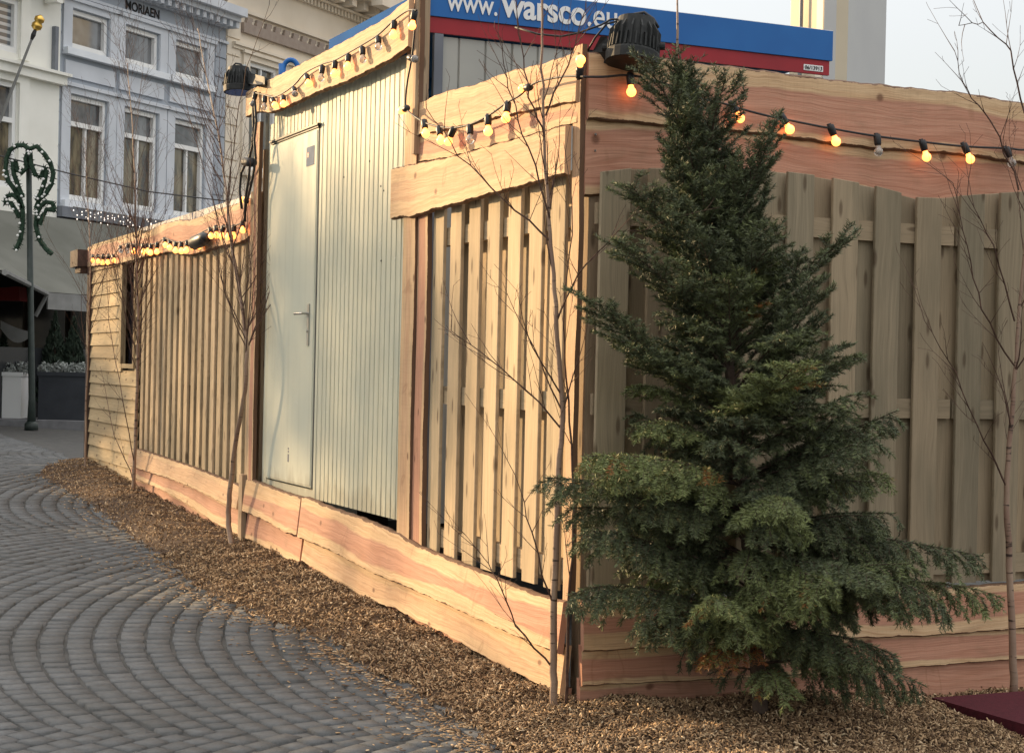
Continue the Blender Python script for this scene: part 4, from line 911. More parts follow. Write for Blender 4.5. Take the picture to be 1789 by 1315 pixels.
for x, y in ((548, 550), (585, 548), (615, 553), (670, 540), (735, 497), (780, 517), (830, 532), (878, 537), (930, 525), (975, 505), (1035, 490), (1130, 412), (1180, 397), (1240, 398), (1290, 400), (1335, 395), (1410, 358)): lb.append((z7(x, y), z7(x+rnd.uniform(-6, 6), y+50), 1))
lb.append((z7(1440, 155), z7(1408, 137), 2))
fest('festoon_lights', 'left bulb string of closely set lamps along the low fascia and hut', Lp, LL, [z7(*q) for q in ((90, 630), (200, 632), (300, 615), (350, 545), (420, 525), (465, 530), (560, 535), (670, 520), (735, 480), (830, 510), (930, 500), (1050, 430), (1130, 395), (1240, 378), (1335, 370), (1410, 335), (1440, 240), (1445, 150), (1440, 120))], lb, o=.075, rs=1.02)
# black plug on the left string + cable bundle beside the tall fascia
mb = MB(); a = LL(*z7(985, 525), .10); b = LL(*z7(1100, 470), .10); mb.tube([a, a+(b-a)*.1, a+(b-a)*.8, b], [.03, .055, .05, .02], 10)
tag(obj('cable_coupler', mb, 'black', None, True), 'fat black cable coupler hanging amid the left bulb string', 'cable coupler')
mb = MB(); k4 = lambda x, y: (380+x/3.87, 80+y/3.87)
for path in (((245, 340), (240, 430), (245, 560), (235, 680), (212, 770), (205, 800)), ((250, 350), (262, 520), (248, 640), (258, 760), (240, 880), (205, 1035)), ((195, 790), (160, 860), (150, 980), (165, 1100)), ((220, 795), (210, 900), (190, 1020), (185, 1190))):
    mb.tube([LL(*k4(*q), .12) for q in path], .009, 6)
mb.tube([LL(*k4(185, 785), .13), LL(*k4(240, 790), .13)], .03, 10)
tag(obj('power_cable', mb, 'rubber', None, True), 'black power cables hanging down beside the far floodlight', 'cable')

# ------------------------------------------------------------------ floodlights
def flood(name, label, c, ax, r, h, arm_to, out, extra=()):
    t = thing(name, label, 'floodlight', c, 'black stage floodlights'); c = np.asarray(c, float); ax = np.asarray(ax, float); ax /= np.linalg.norm(ax)
    mb = MB(); mb.lathe(c, -ax, [(-h*.502, r*.90), (-h*.495, r*.98), (-h*.30, r), (-h*.26, r*.99), (-h*.24, r*.88), (h*.38, r*.72), (h*.48, r*.69), (h*.5, r*.5)], 24); obj('housing', mb, 'alu', t)
    mb = MB(); e1 = np.cross(ax, (0, 1., 0)); e1 /= np.linalg.norm(e1); e2 = np.cross(ax, e1)
    for k in range(32):
        a = 2*math.pi*k/32; d = e1*math.cos(a)+e2*math.sin(a); w_ = np.cross(ax, d)*.0035; lo = h*.24; hi = -h*(.36 if k % 2 else .08)
        pts = [c+ax*lo+d*r*.80, c+ax*lo+d*r*.985, c+ax*hi*.5+d*r*(.96 if k % 2 else .93), c+ax*hi+d*r*(.74 if k % 2 else .80)]
        mb.prism([p-w_ for p in pts], w_*2)
    obj('cooling_fins', mb, 'alu', t)
    mb = MB(); mb.lathe(c+ax*h*.47, ax, [(0, r*.86), (.006, r*.86)], 24); obj('lens', mb, mat('dark_lens', (.03, .03, .03), .1, spec=.8), t)
    a0 = np.asarray(arm_to, float); out = np.asarray(out, float)
    for q in (c+out*r*1.0+ax*h*.12, c-out*r*1.0+ax*h*.12):
        mb = MB(); mb.lathe(q-out*.02, out, [(0, .016), (.04, .016)], 10); obj('pivot_knob', mb, 'alu', t)
    mb = MB(); pv = c-out*r*1.03+ax*h*.12; up_ = -ax
    mb.prism([pv+up_*.05, pv-up_*.02, a0-up_*.02+out*.05, a0-up_*.02-out*.03, a0+up_*.03-out*.03, pv+up_*.05-out*.03], np.cross(out, ax)*.05); obj('bracket', mb, 'alu', t)
    mb = MB(); tp_ = c-ax*h*.5
    mb.tube([tp_-out*r*.35, tp_-ax*.022-out*r*.15, tp_-ax*.030+out*r*.25, tp_-ax*.0+out*r*.62, tp_+ax*h*.2+out*r*.85], .0065, 6)
    for path in extra: mb.tube([tp_-out*r*.45]+path, .0045, 6)
    obj('cable', mb, 'rubber', t, True)
    mb = MB(); mb.lathe(tp_-out*r*.42+ax*.01, -ax, [(0, .014), (.026, .014)], 8); obj('cable_gland', mb, 'steel', t)
flood('floodlight', 'large black finned floodlight perched on the corner boards by the blue banner', at(1108, 73, 7.30), (-.10, -.16, -1), .116, .200, at(1045, 103, 7.34), (.97, -.1, .02), ([at(1068, 34, 7.3), at(1050, 44, 7.3), at(1010, 58, 7.3), at(980, 64, 7.3), at(940, 60, 7.35), at(900, 48, 7.4)], [at(1060, 42, 7.3), at(1040, 66, 7.32), at(1026, 90, 7.34)]))
flood('floodlight', 'smaller-looking black floodlight at the left end of the tall cabin fascia', LL(417, 140, .12), (.02, -.1, -1), .105, .18, LL(462, 146, .10), (-.9, .35, 0))

# ------------------------------------------------------------------ red mat and litter
g_ = float(gz(*Rp(2, .8, 0)[:2]))
mb = MB(); mb.frame(Rp(1.61, .36, -.045), v*2.2, -u*.95, Z*.055); tag(obj('red_mat', mb, 'mat'), 'thick dark red mat lying on the chips at the lower right', 'mat')
p = gnd(312, 906); mb = MB(); q = LL(312, 906, .12); mb.prism([q, q+u*.05+Z*.01, q+u*.04+Z*.05, q-u*.01+Z*.04], -v*.01); tag(obj('plastic_scrap', mb, 'bluebit'), 'small bright blue plastic scrap on the chips', 'litter')
q = gnd(1462, 1224)+Z*.07; mb = MB(); mb.prism([q, q+v*.08-Z*.02-u*.04, q+v*.07-u*.07-Z*.02, q-u*.03+v*.0], Z*.01); tag(obj('paper_scrap', mb, 'white'), 'crumpled white scrap under the right spruce branches', 'litter')

# ------------------------------------------------------------------ far street front
def wall_with_holes(mb, a0, a1, z0, z1, holes, o=0., th=.25):
    ax = sorted({a0, a1}|{h[0] for h in holes}|{h[1] for h in holes}); zx = sorted({z0, z1}|{h[2] for h in holes}|{h[3] for h in holes})
    for i in range(len(ax)-1):
        for j in range(len(zx)-1):
            ca, cz = (ax[i]+ax[i+1])/2, (zx[j]+zx[j+1])/2
            if any(h[0] < ca < h[1] and h[2] < cz < h[3] for h in holes): continue
            P = [Fp(ax[i], o, zx[j]), Fp(ax[i+1], o, zx[j]), Fp(ax[i+1], o, zx[j+1]), Fp(ax[i], o, zx[j+1])]
            mb.add(P, [(0, 1, 2, 3)])
    for h in holes:
        c = [Fp(h[0], o, h[2]), Fp(h[1], o, h[2]), Fp(h[1], o, h[3]), Fp(h[0], o, h[3])]; d = [p-fn*th for p in c]
        mb.add(c+d, [(0, 1, 5, 4), (1, 2, 6, 5), (2, 3, 7, 6), (3, 0, 4, 7)])
def fbox(mb, a0, a1, z0, z1, o0, o1): mb.frame(Fp(a0, o0, z0), fw*(a1-a0), Z*(z1-z0), fn*(o1-o0))
def window(par, a0, a1, z0, z1, o=0., gl='glass', transom=None, mull=False, sill=True, sur='palegrey'):
    mb = MB(); b = .30
    if sur:
        for q in ((a0-b, a0-.02, z0-.1, z1+.16), (a1+.02, a1+b, z0-.1, z1+.16), (a0-.02, a1+.02, z1+.02, z1+.16)): fbox(mb, *q, o+.002, o+.06)
        fbox(mb, a0-b-.05, a1+b+.05, z1+.16, z1+.24, o+.002, o+.12)
    sd = obj('window_surround', mb, sur, par) if sur else None
    mb = MB(); g = .09
    for q in ((a0, a0+g, z0, z1), (a1-g, a1, z0, z1), (a0+g, a1-g, z0, z0+g*1.3), (a0+g, a1-g, z1-g, z1)): fbox(mb, *q, o-.14, o-.03)
    if transom: fbox(mb, a0+g, a1-g, transom-.05, transom+.05, o-.14, o-.02)
    if mull: fbox(mb, (a0+a1)/2-.03, (a0+a1)/2+.03, z0+g*1.3, (transom or z1)-.05, o-.14, o-.05)
    wn = obj('window', mb, 'white', par)
    mb = MB(); fbox(mb, a0+.01, a1-.01, z0+.01, z1-.01, o-.13, o-.12)
    if transom:
        mb = MB(); fbox(mb, a0+.01, a1-.01, z0+.01, transom, o-.13, o-.12); obj('pane', mb, gl, wn)
        mb = MB(); fbox(mb, a0+.01, a1-.01, transom, z1-.01, o-.13, o-.12); obj('pane', mb, 'glass', wn)
    else: obj('pane', mb, gl, wn)
    if sill: mb = MB(); fbox(mb, a0-.28, a1+.28, z0-.17, z0-.03, o+.002, o+.17); obj('sill', mb, 'trimwhite' if sur != 'cream' else 'cream', wn)
def backing(mb, a0, a1, z0, z1, dep=9.): 
    mb.frame(Fp(a0+.02, -dep, z0), fw*(a1-a0-.04), Z*(z1-z0), fn*(dep-.4))
def blue_house():
    t = thing('blue_grey_house', 'blue-grey town house with white sash windows and dark lettered frieze', 'house', Fp(3, 0, PZ)); a0, a1 = -.15, 5.95
    W_ = [(.30, 1.52, 8.0, 8.82), (2.08, 3.30, 8.0, 8.82), (3.92, 5.12, 8.0, 8.82), (.30, 1.52, 4.80, 7.02), (2.10, 3.32, 4.80, 7.02), (3.95, 5.15, 4.80, 7.02)]
    mb = MB(); wall_with_holes(mb, a0, a1, PZ-.1, 9.75, W_); backing(mb, a0, a1, PZ, 9.7)
    for z in np.arange(3.1, 9.1, .47):
        for (x0, x1) in ((a0, -.02), (5.5, a1-.01)): fbox(mb, x0, x1, z, z+.43, .002, .03)
    obj('wall', mb, 'bluegrey', t)
    for i, h in enumerate(W_): window(t, *h, gl='glass' if i < 3 else 'drape', transom=None if i < 3 else 6.42, mull=i > 2, sill=True)
    mb = MB()
    for (x0, x1) in ((.0, 1.85), (1.8, 3.6), (3.62, 5.45)): fbox(mb, x0+.1, x1-.1, 7.38, 7.72, .002, .05)
    obj('recessed_panel', mb, 'palegrey', t)
    mb = MB(); fbox(mb, a0, a1, 9.08, 9.14, .002, .10); fbox(mb, a0, a1, 9.45, 9.60, .002, .10); fbox(mb, a0-.1, a1+.1, 9.72, 9.92, .002, .55); fbox(mb, a0-.05, a1+.05, 9.60, 9.72, .002, .40); obj('cornice', mb, 'palegrey', t)
    mb = MB()
    for x in np.arange(a0+.1, a1, .27): fbox(mb, x, x+.13, 9.46, 9.60, .10, .34)
    obj('cornice_bracket', mb, 'palegrey', t)
    text('frieze_lettering', 'MORIAEN', Fp(2.08, .012, 9.18), fw, Z, .21, 'dark', t, bold=.006)
    mb = MB(); fbox(mb, a0, a1, 4.40, 4.62, .002, .25); obj('lower_ledge', mb, 'zinc', t)
blue_house()
def white_house():
    t = thing('white_house', 'off-white town house with window blinds and a slanted flagpole', 'house', Fp(-4, 0, PZ)); a0, a1 = -9., -.17; o = .12
    W_ = []
    for k in range(3):
        b = -2.75-k*2.5; W_ += [(b, b+1.3, 7.55, 8.62), (b, b+1.3, 4.85, 6.95)]
    mb = MB(); wall_with_holes(mb, a0, a1, PZ-.1, 9.1, W_, o); mb.frame(Fp(a1, -.3, PZ), fn*(.3+o-.001), Z*9, -fw*.05); backing(mb, a0, a1, PZ, 9.0); obj('wall', mb, 'offwhite', t)
    for i, h in enumerate(W_): window(t, *h, o=o, gl='blinds' if i % 2 == 0 else 'drape', transom=None if i % 2 == 0 else 6.2, sill=False, sur='offwhite')
    mb = MB(); fbox(mb, a0, a1+.06, 7.12, 7.30, o+.001, o+.16); fbox(mb, a0, a1+.12, 7.30, 7.36, o+.001, o+.24); fbox(mb, a0, a1+.03, 8.42+.42, 8.90, o+.001, o+.06)
    fbox(mb, a0, a1+.15, 9.1, 9.28, -.2, o+.5); obj('cornice', mb, 'offwhite', t)
    mb = MB()
    for x in np.arange(-.75, -8.8, -1.15): fbox(mb, x, x+.18, 8.72, 9.1, o+.061, o+.38)
    obj('cornice_bracket', mb, 'offwhite', t)
    mb = MB(); fbox(mb, -.44, -.34, 7.38, 8.30, o+.002, o+.10); obj('drain_pipe', mb, 'zinc', t)
    mb = MB(); b = Fp(-1.95, o, 6.1); e = at(62, 52, 34.3); mb.tube([b, e], [.035, .025], 8); fp_ = obj('flagpole', mb, 'valance', t)
    mb = MB(); d = (e-b)/np.linalg.norm(e-b); mb.lathe(e-d*.22, d, [(0, .03), (.10, .05), (.2, .035)], 8); obj('pole_collar', mb, 'black', fp_)
    mb = MB(); mb.lathe(e-d*.02, d, [(0, .03), (.05, .10), (.12, .11), (.18, .07), (.2, .10), (.27, .10), (.33, .02)], 12); obj('gilt_finial', mb, 'gold', fp_, True)
white_house()
def cream_house():
    t = thing('cream_house', 'cream classical building with brown band and heavy dentil cornice', 'house', Fp(11, 0, PZ)); a0, a1 = 5.97, 30.
    W_ = [(6.95+3.9*k, 8.2+3.9*k, z0, z1) for k in range(6) for z0, z1 in ((6.2, 8.85), (2.6, 5.2))]
    mb = MB(); wall_with_holes(mb, a0, a1, PZ-.1, 11.6, W_); backing(mb, a0, a1, PZ, 11.5)
    for z in np.arange(3.0, 9.3, .42): fbox(mb, a0, a0+.55, z, z+.38, .002, .035)
    obj('wall', mb, 'cream', t)
    for h in W_: window(t, *h, gl='drape', transom=None, mull=True, sur='cream')
    mb = MB(); fbox(mb, a0+.6, a1, 9.50, 9.74, .002, .10)
    for x in np.arange(a0+.75, a1, .42): fbox(mb, x, x+.22, 9.742, 9.82, .002, .08); fbox(mb, x+.03, x+.27, 9.82, 9.90, .002, .08)
    fbox(mb, 10.15, 10.55, 9.0, 9.498, .002, .12); obj('stone_band', mb, 'creamdark', t)
    mb = MB(); fbox(mb, a0, a1, 9.98, 10.06, .002, .10); fbox(mb, a0+.2, a1, 9.06, 9.14, .002, .08); fbox(mb, a0+.2, a1, 9.14, 9.20, .002, .14)
    for x in np.arange(a0, a1, .17): fbox(mb, x, x+.09, 10.78, 10.93, .002, .14)
    for x in np.arange(a0, a1, .62): fbox(mb, x, x+.24, 11.0, 11.24, .002, .55)
    fbox(mb, a0, a1, 10.93, 10.99, .002, .22); fbox(mb, a0-.1, a1, 11.24, 11.42, .002, .75); fbox(mb, a0-.2, a1, 11.42, 11.55, -.5, .92)
    fbox(mb, a0+5.6, a1, 11.1, 11.45, .76, 1.1)
    obj('cornice', mb, 'cream', t)
    mb = MB(); fbox(mb, a0, a1, 11.56, 12.6, -3, -.3); obj('roof', mb, 'zinc', t)
cream_house()
def street_front_left():
    t = thing('grey_house', 'plain pale house farther along the row, left of the white house', 'house', Fp(-19, 0, PZ))
def tower():
    t = thing('pale_tower_building', 'tall plain building, cream and pale grey sides, beyond the blue banner', 'building', at(1447, 640, 40)*np.array((1, 1, 0)))
    y = 40.; c = at(1447, 640, y); a = at(1368, 640, 42.5); b = at(1534, 640, 43.); h = 16.
    z0 = .2
    def col(p, q, m, nm, n_=.3):
        mb = MB(); p = p.copy(); q = q.copy(); p[2] = q[2] = z0; d = q-p; dn = np.cross(d/np.linalg.norm(d), Z)
        mb.frame(p, d, Z*h, -dn*n_); return obj(nm, mb, m, t)
    col(a, c, noisy('cream_side', (.58, .50, .37), (.52, .45, .33), .6, .8), 'cream_side'); col(c, b, noisy('pale_grey_side', (.50, .50, .48), (.46, .46, .45), .5, .8), 'grey_side')
    mb = MB(); bk = a+b-c; 
    for p, q in ((a, bk), (bk, b)):
        p = p.copy(); q = q.copy(); p[2] = q[2] = z0; d = q-p; mb.frame(p, d, Z*h, np.array((0, .1, 0)))
    obj('rear_wall', mb, 'panel', t)
    mb = MB(); f = .36; p = a+(c-a)*f; dn = np.cross((c-a)/np.linalg.norm(c-a), Z); p[2] = z0; mb.tube([p+dn*.15, p+dn*.15+Z*h], .05, 8); obj('drain_pipe', mb, 'zinc', t)
    mb = MB(); p = a+(c-a)*.68; p[2] = z0; mb.frame(p+dn*.002, (c-a)/np.linalg.norm(c-a)*.35, Z*h, dn*.12); obj('pilaster', mb, 'cream', t)
tower()

# terrace with awning
def terrace():
    t = thing('terrace_awning', 'large olive-grey awning over the dark restaurant terrace', 'awning', Fp(-2, 2, PZ))
    Q = at(82, 510, 31.); zq = Q[2]; aq = float(np.dot(Q-FO, fw)); L_ = 7.0
    N1 = np.array((-7.0, 23.6, zq)); N2 = np.array((-13., 24.5, zq)); G1 = Fp(aq+.35, .3, 4.35); G0 = Fp(-9, .3, 4.35); G2 = Fp(aq+L_, .3, 4.35); Q2 = Q+fw*L_
    mb = MB()
    def sheet(a0, a1, b0, b1, n=20, k_=7):
        vs = []
        for i in range(n+1):
            f = i/n
            for k in range(k_+1):
                g = k/k_; p = a0+(a1-a0)*f; q = b0+(b1-b0)*f; vs.append(p+(q-p)*g+Z*(-.10*math.sin(g*math.pi)+.02*math.sin(f*40)*math.sin(g*3.1)))
        m_ = len(vs); fs = []
        for i in range(n):
            for k in range(k_): a = i*(k_+1)+k; fs += [(a, a+1, a+k_+2, a+k_+1), (a+m_, a+k_+1+m_, a+k_+2+m_, a+1+m_)]
        mb.add(vs+[p-Z*.03 for p in vs], fs)
    sheet(G1, G2, Q, Q2); sheet(G0, G1, N1, Q); sheet(G0-fw*4, G0, N2, N1)
    obj('canopy', mb, 'awning', t, True)
    mb = MB(); mb.frame(Q-Z*.31, Q2-Q, Z*.30, fn*.03); obj('valance', mb, 'valance', t)
    mb = MB(); mb.tube([N1-Z*.03, Q-Z*.03], .045, 6); obj('eave_beam', mb, 'valance', t)
    mb = MB(); mb.tube([Q-Z*.05, at(62, 552, 31)], .04, 6); obj('brace', mb, 'valance', t)
    for a in (aq+2.6, aq+5.2): mb = MB(); mb.tube([Fp(a, 3.0, PZ), Fp(a, 3.0, zq)], .05, 6); obj('post', mb, 'planter', t)
    t2 = thing('terrace_room', 'dim glazed restaurant front under the olive awning', 'shopfront', Fp(-2, .3, PZ))
    mb = MB(); fbox(mb, -12, 5.9, PZ, 4.3, .13, .24); obj('front_wall', mb, 'interior', t2)
    mb = MB()
    for a in np.arange(-11.5, 5.5, 1.3): fbox(mb, a, a+1.1, PZ+.6, 3.3, .241, .26)
    obj('pane', mb, mat('dim_pane', (.02, .02, .02), .1), t2)
    mb = MB()
    for a in np.arange(-11.6, 5.6, 1.3): fbox(mb, a, a+.08, PZ, 3.5, .241, .32)
    obj('mullion', mb, 'brownbox', t2)
    # side screen closing the terrace
    mb = MB(); 
    for k in range(6): mb.frame(Fp(-7+k*1.6, 3.0, PZ), fw*1.5, Z*1.25, fn*.04)
    s = obj('wind_screen', mb, mat('smoked_screen', (.03, .032, .034), .15), None); tag(s, 'low dark glass wind screens along the restaurant terrace edge', 'screen')
terrace()
mb = MB(); q = at(20, 512, 30.5); mb.prism([q+np.array((-.9, 0, -.13)), q+np.array((.15, 0, -.13)), q+np.array((.12, 0, .12)), q+np.array((-.9, 0, .02))], (0, .5, 0)); tag(obj('red_parasol', mb, 'redcloth'), 'edge of a dark red parasol at the left margin', 'parasol')
mb = MB(); vs = []
for i in range(9):
    a = i/8; p = at(2+48*a, 560+20*math.sin(a*1.2), 31); vs += [p, p-Z*(.25*math.sin(a*math.pi*.7+.5)+.02)]
mb.add(vs, [(2*i, 2*i+2, 2*i+3, 2*i+1) for i in range(8)]); ob = obj('white_cloth', mb, 'valance'); tag(ob, 'pale cloth bunting sagging under the awning at far left', 'cloth')
sm = ob.modifiers.new('s', 'SOLIDIFY'); sm.thickness = .03

# planters
def leafball(mb, c, rx, ry, rz, n, sz, seed):
    r_ = random.Random(seed)
    for i in range(n):
        a, b = r_.uniform(0, 6.283), math.acos(r_.uniform(-.3, 1)); q = r_.uniform(.55, 1.05)
        p = np.asarray(c)+np.array((rx*math.cos(a)*math.sin(b), ry*math.sin(a)*math.sin(b), rz*math.cos(b)))*q
        d = np.array([r_.gauss(0, 1) for _ in range(3)]); d /= np.linalg.norm(d); e = np.cross(d, [r_.gauss(0, 1) for _ in range(3)]); e /= np.linalg.norm(e)
        mb.add([p-d*sz-e*sz*.35, p+d*sz*.2-e*sz*.5, p+d*sz, p+d*sz*.2+e*sz*.5], [(0, 1, 2, 3)])
def planter(name, label, x0, x1, ytop, ybot, y, m, leaf=True):
    a = at(x0, ybot, y); b = at(x1, ybot, y); zt = at(x0, ytop, y)[2]; a[2] = b[2] = PZ; wd = b[0]-a[0]; h = zt-PZ
    t = thing(name, label, 'planter', (a+b)/2)
    mb = MB(); mb.frame(a, (wd, 0, 0), (0, .55, 0), (0, 0, h)); mb.frame(a+np.array((-.02, -.02, h*.93)), (wd+.04, 0, 0), (0, .59, 0), (0, 0, h*.07+.01)); obj('box', mb, m, t)
    mb = MB()
    for k in range(int(wd/.16)+1): leafball(mb, a+np.array((.08+k*.16, .15+.2*(k % 2), h+.03)), .13, .13, .16, 130, .035, k+int(x0))
    obj('foliage', mb, 'silverleaf', t)
planter('planter', 'white square planter with silvery plants at the left edge', -32, 36, 650, 720, 30.2, 'white')
planter('planter', 'wide anthracite planter with silvery plants behind the green lamp pole', 66, 150, 650, 725, 29.9, 'planter')
planter('planter', 'anthracite planter half hidden behind the hut corner', 156, 235, 650, 725, 30.0, 'planter')
def cone_bush(label, px, py, y, h, r, seed):
    b = at(px, py, y); b[2] = PZ; t = thing('potted_conifer', label, 'shrub', b); mb = MB(); mb.tube([b, b+Z*h*.9], [.03, .01], 6); obj('stem', mb, 'sprucebark', t)
    mb = MB(); r_ = random.Random(seed)
    for i in range(1500):
        f = r_.random()**.7; z_ = .3+(h-.3)*(1-f); a = r_.uniform(0, 6.28); q = r*f*r_.uniform(.6, 1.1); p = b+np.array((q*math.cos(a), q*math.sin(a), z_)); d = np.array((r_.gauss(0, .5), r_.gauss(0, .5), 1)); d /= np.linalg.norm(d); e = np.cross(d, (r_.gauss(0, 1), r_.gauss(0, 1), .1)); e /= np.linalg.norm(e)
        mb.add([p-d*.05, p+e*.02, p+d*.08, p-e*.02], [(0, 1, 2, 3)])
    obj('crown', mb, 'darkleaf', t)
cone_bush('small dark conifer rising behind the white planter', 5, 640, 31.2, 1.5, .35, 1)
cone_bush('dark conifer behind the left half of the wide anthracite planter', 95, 640, 31.2, 1.9, .4, 2)
cone_bush('dark conifer behind the right half of the wide anthracite planter', 128, 640, 31.3, 1.8, .4, 3)

# green lamp pole with garland ornament
def pole():
    y = 27.4; b = at(55, 728, y); b[2] = float(gz(b[0], b[1])); t = thing('garland_pole', 'dark green pole with heart-shaped fir garland ornament and small lamps', 'decorated pole', b)
    top = at(50, 262, y); mb = MB(); mb.tube([b, b+Z*.5, top], [.075, .055, .045], 10); mb.lathe(b, Z, [(0, .11), (.1, .11), (.14, .07)], 12); obj('pole', mb, 'greenpost', t, True)
    g = MB(); lt = MB(); r_ = random.Random(4)
    q = lambda x, y_: (x/3.13, y_/3.13)
    halves = [[(158, 815), (130, 795), (95, 795), (55, 820), (35, 870), (30, 930), (45, 990), (75, 1030), (105, 1080), (125, 1140)],
              [(158, 820), (140, 870), (145, 920), (120, 945), (95, 930), (85, 885), (70, 890), (75, 950), (100, 1020), (125, 1080)],
              [(165, 815), (200, 800), (240, 840), (275, 890), (292, 950), (280, 1010), (250, 1060), (215, 1090), (195, 1140)],
              [(165, 830), (170, 900), (195, 960), (225, 965), (240, 920), (255, 930), (245, 990), (225, 1050), (200, 1100)],
              [(30, 1110), (35, 1075), (65, 1065), (95, 1080), (115, 1120), (125, 1160), (122, 1240), (112, 1310), (85, 1370)],
              [(30, 1110), (60, 1110), (85, 1150), (108, 1190)], [(300, 1145), (285, 1110), (250, 1105), (225, 1125), (205, 1160), (195, 1230), (215, 1310), (250, 1360), (285, 1390)], [(300, 1150), (255, 1145), (235, 1180), (215, 1230)]]
    for hl in halves:
        pts = [at(*q(*p), y-.1) for p in hl]
        for a, c in zip(pts, pts[1:]):
            m_ = max(2, int(np.linalg.norm(c-a)/.03))
            for k in range(m_):
                p = a+(c-a)*k/m_
                for _ in range(5):
                    d = np.array([r_.gauss(0, 1) for _ in range(3)]); d /= np.linalg.norm(d); e = np.cross(d, (r_.gauss(0, 1), .3, r_.gauss(0, 1))); e /= np.linalg.norm(e)
                    g.add([p-e*.02, p+e*.02, p+d*.085], [(0, 1, 2)])
                if r_.random() < .16:
                    c2 = p+np.array((r_.uniform(-.03, .03), -.08, r_.uniform(-.03, .03))); lt.lathe(c2-Z*.02, Z, [(0, .006), (.012, .022), (.028, .022), (.04, .005)], 6)
        g.tube(pts, .038, 6)
    obj('garland', g, 'garland', t); obj('small_lamps', lt, 'glasslamp', t)
pole()
# icicle lights and overhead wire
t = thing('icicle_lights', 'curtain of tiny white lights below the blue-grey house windows', 'string lights', Fp(2.5, .3, 4.5))
c_, b_ = MB(), MB(); c_.tube([Fp(.1, .32, 4.62), Fp(2.8, .32, 4.58), Fp(5.6, .32, 4.62)], .012, 4)
for x in np.arange(.15, 5.6, .11):
    x += rnd.uniform(-.04, .04); l = rnd.uniform(.1, .55); c_.tube([Fp(x, .32, 4.6), Fp(x, .32, 4.6-l)], .005, 3, cap=False)
    for z_ in [rnd.uniform(.02, l) for _ in range(int(l/.13)+1)]: b_.lathe(Fp(x, .325, 4.6-z_), Z, [(0, .004), (.01, .013), (.025, .004)], 5)
obj('cable', c_, 'valance', t); o = obj('bulbs', b_, 'sparkle', t); o['kind'] = 'stuff'
mb = MB(); pts = [at(-40, 262, 30), at(120, 303, 31), at(260, 335, 32), at(400, 352, 33)]; mb.tube(pts, .012, 4); tag(obj('overhead_wire', mb, 'rubber'), 'thin dark wire spanning the street before the house fronts', 'wire')
# blue letter-like loop behind the tall fascia
mb = MB(); Q = [at(508-13*math.cos(a), 122-17*math.sin(a), 24) for a in [math.pi*k/12 for k in range(-3, 14)]]; mb.tube(Q, .035, 8); mb.tube([at(493, 112, 24), at(493, 160, 24)], .05, 8); mb.tube([at(500, 126, 24), at(505, 300, 24), at(505, 700, 24)], .04, 8)
tag(obj('blue_loop_sign', mb, 'bannerblue', None, True), 'small blue looped sign peeking over the tall cabin fascia', 'sign')

# ------------------------------------------------------------------ added sun blockers, unseen left of the view, shaped to shade street and boards
def shade_house(label, c, half, h):
    t = thing('sun_blocker', label, 'house', (c[0], c[1], 0)); mb = MB()
    mb.frame((c[0]-half[0], c[1]-half[1], -.6), (2*half[0], 0, 0), (0, 2*half[1], 0), (0, 0, h+.6)); obj('wall', mb, 'offwhite', t)
    mb = MB(); mb.frame((c[0]-half[0]-.2, c[1]-half[1]-.2, h+.002), (2*half[0]+.4, 0, 0), (0, 2*half[1]+.4, 0), (0, 0, .3)); obj('roof', mb, 'zinc', t)
def sunblock(label, p, k, wl, wr, h, dep=7.):
    hs = np.array((SUN_DIR.x, SUN_DIR.y, 0)); el_ = SUN_DIR.z/np.linalg.norm(hs); hs /= np.linalg.norm(hs); pr = np.array((hs[1]*1., -hs[0], 0))*-1
    pr = np.array((.6, .8, 0)); b = p+hs*k; b[2] = -.5; H_ = h+k*el_
    t = thing('sun_blocker', label, 'house', b); mb = MB(); mb.frame(b+pr*wl, pr*(wr-wl), hs*dep, Z*(H_+.5)); obj('wall', mb, 'offwhite', t)
    mb = MB(); mb.frame(b+pr*wl+hs*.2+Z*(H_+.502), pr*(wr-wl), hs*(dep-.2), Z*.02); obj('roof', mb, 'zinc', t)
sunblock('added low sun blocker outside the view on the left, shading the street', Lp(1.08, 0, 0), 21.2, -14., -.0, .16)  # unseen box added so the street falls in shade
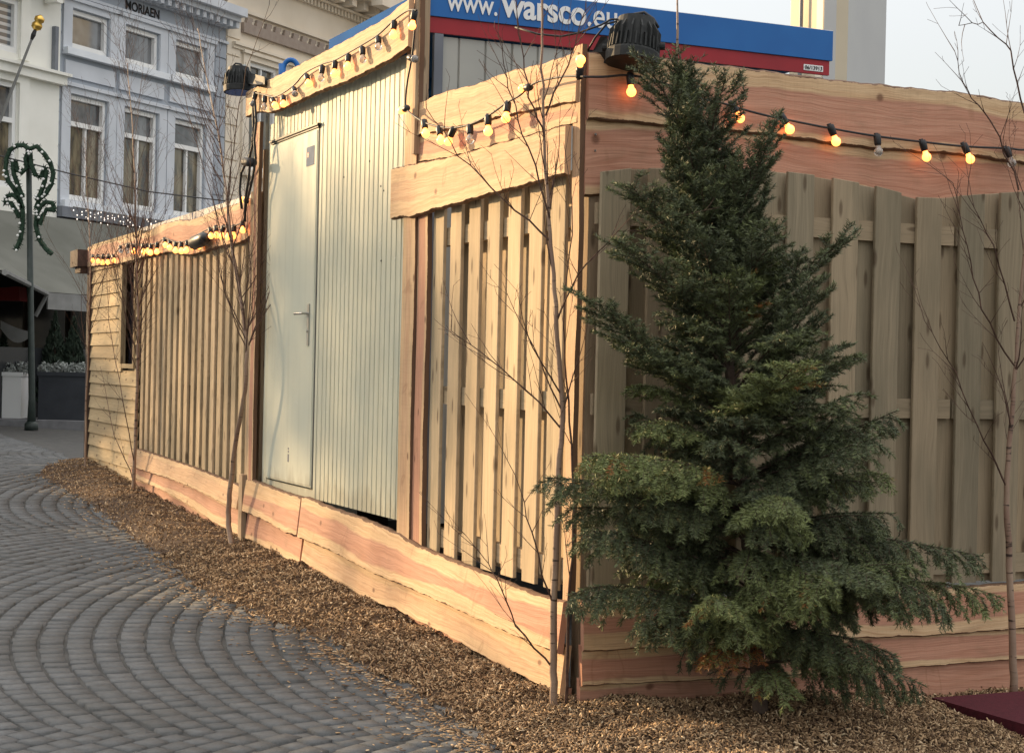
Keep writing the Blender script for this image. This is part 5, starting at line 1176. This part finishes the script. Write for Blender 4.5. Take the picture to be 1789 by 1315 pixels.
for i, (pa, pb, hh, lb) in enumerate(((0., 1.5, -.50, 'added stepped sun blocker outside the view on the left, tallest of the three'), (1.5, 3., -.90, 'added stepped sun blocker outside the view on the left, middle one'), (3., 4.6, -1.35, 'added stepped sun blocker outside the view on the left, third in the row'), (4.6, 7.5, -1.8, 'added stepped sun blocker outside the view on the left, lowest one'))):
    sunblock(lb, Lp(1.08, 0, 0), 21.0, pa+.01*i, pb, hh, 3.)  # stepped boxes, added only to keep sun off the ground along the wall
def twig_blocker(label, bands, seed):
    # added twig cloud out of view, placed along sun rays to dim wall bands
    sd = np.array(SUN_DIR); hs = sd*(1, 1, 0); hs /= np.linalg.norm(hs); pr = np.array((.6, .8, 0)); r_ = np.random.default_rng(seed); k0 = 20.5
    sm = sum((q[0]+q[1])/2 for q in bands)/len(bands); b = Lp(sm, 0, 0)+sd*k0; b[2] = -.2; t = thing('twig_blocker', label, 'sun blocker', b, 'added twig sun blockers')
    mb = MB(); mb.tube([b, b+Z*2.5, b+Z*5.5], [.16, .13, .05], 10); obj('trunk', mb, 'bark_dark', t, True)
    mb = MB()
    for s0, s1, z0_, z1_, cover in bands:
        for i in range(int(cover*(s1-s0)*(z1_-z0_)*.48/(.75*.028*.85))):
            s_ = r_.uniform(s0, s1); z_ = r_.uniform(z0_, z1_+(.10*(s_-s0) if z1_ > 2 and s0 > 1.7 and s1 < 5.5 else 0)); c = Lp(s_, 0, z_)+sd*(k0+r_.uniform(-.9, .9))
            l = min(r_.uniform(.45, 1.05), max(.12, 1.6*(z1_-z0_))); d = Z+hs*r_.normal(0, .7)+pr*r_.normal(0, .22); d /= np.linalg.norm(d); a_ = c-d*l/2; e = c+d*l/2
            mb.tube([a_, c+np.array((r_.normal(0, .02), r_.normal(0, .02), 0)), e], [.017, .014, .009], 3, cap=False)
    obj('crown', mb, 'bark_dark', t)
twig_blocker('added sun-thinning twig cloud outside the view on the left, nearer one', [(1.34, 1.85, .85, 1.80, 2.6), (1.85, 5.05, .9, 2.42, 3.2), (1.5, 5.0, .12, .75, .62)], 5)
twig_blocker('added sun-thinning twig cloud outside the view on the left, farther one', [(5.05, 11.6, .3, 2.45, 1.1)], 6)

for o in SC.objects:
    if o.type == 'MESH' and o.parent is None and 'kind' not in o and 'label' not in o: print('UNTAGGED', o.name)
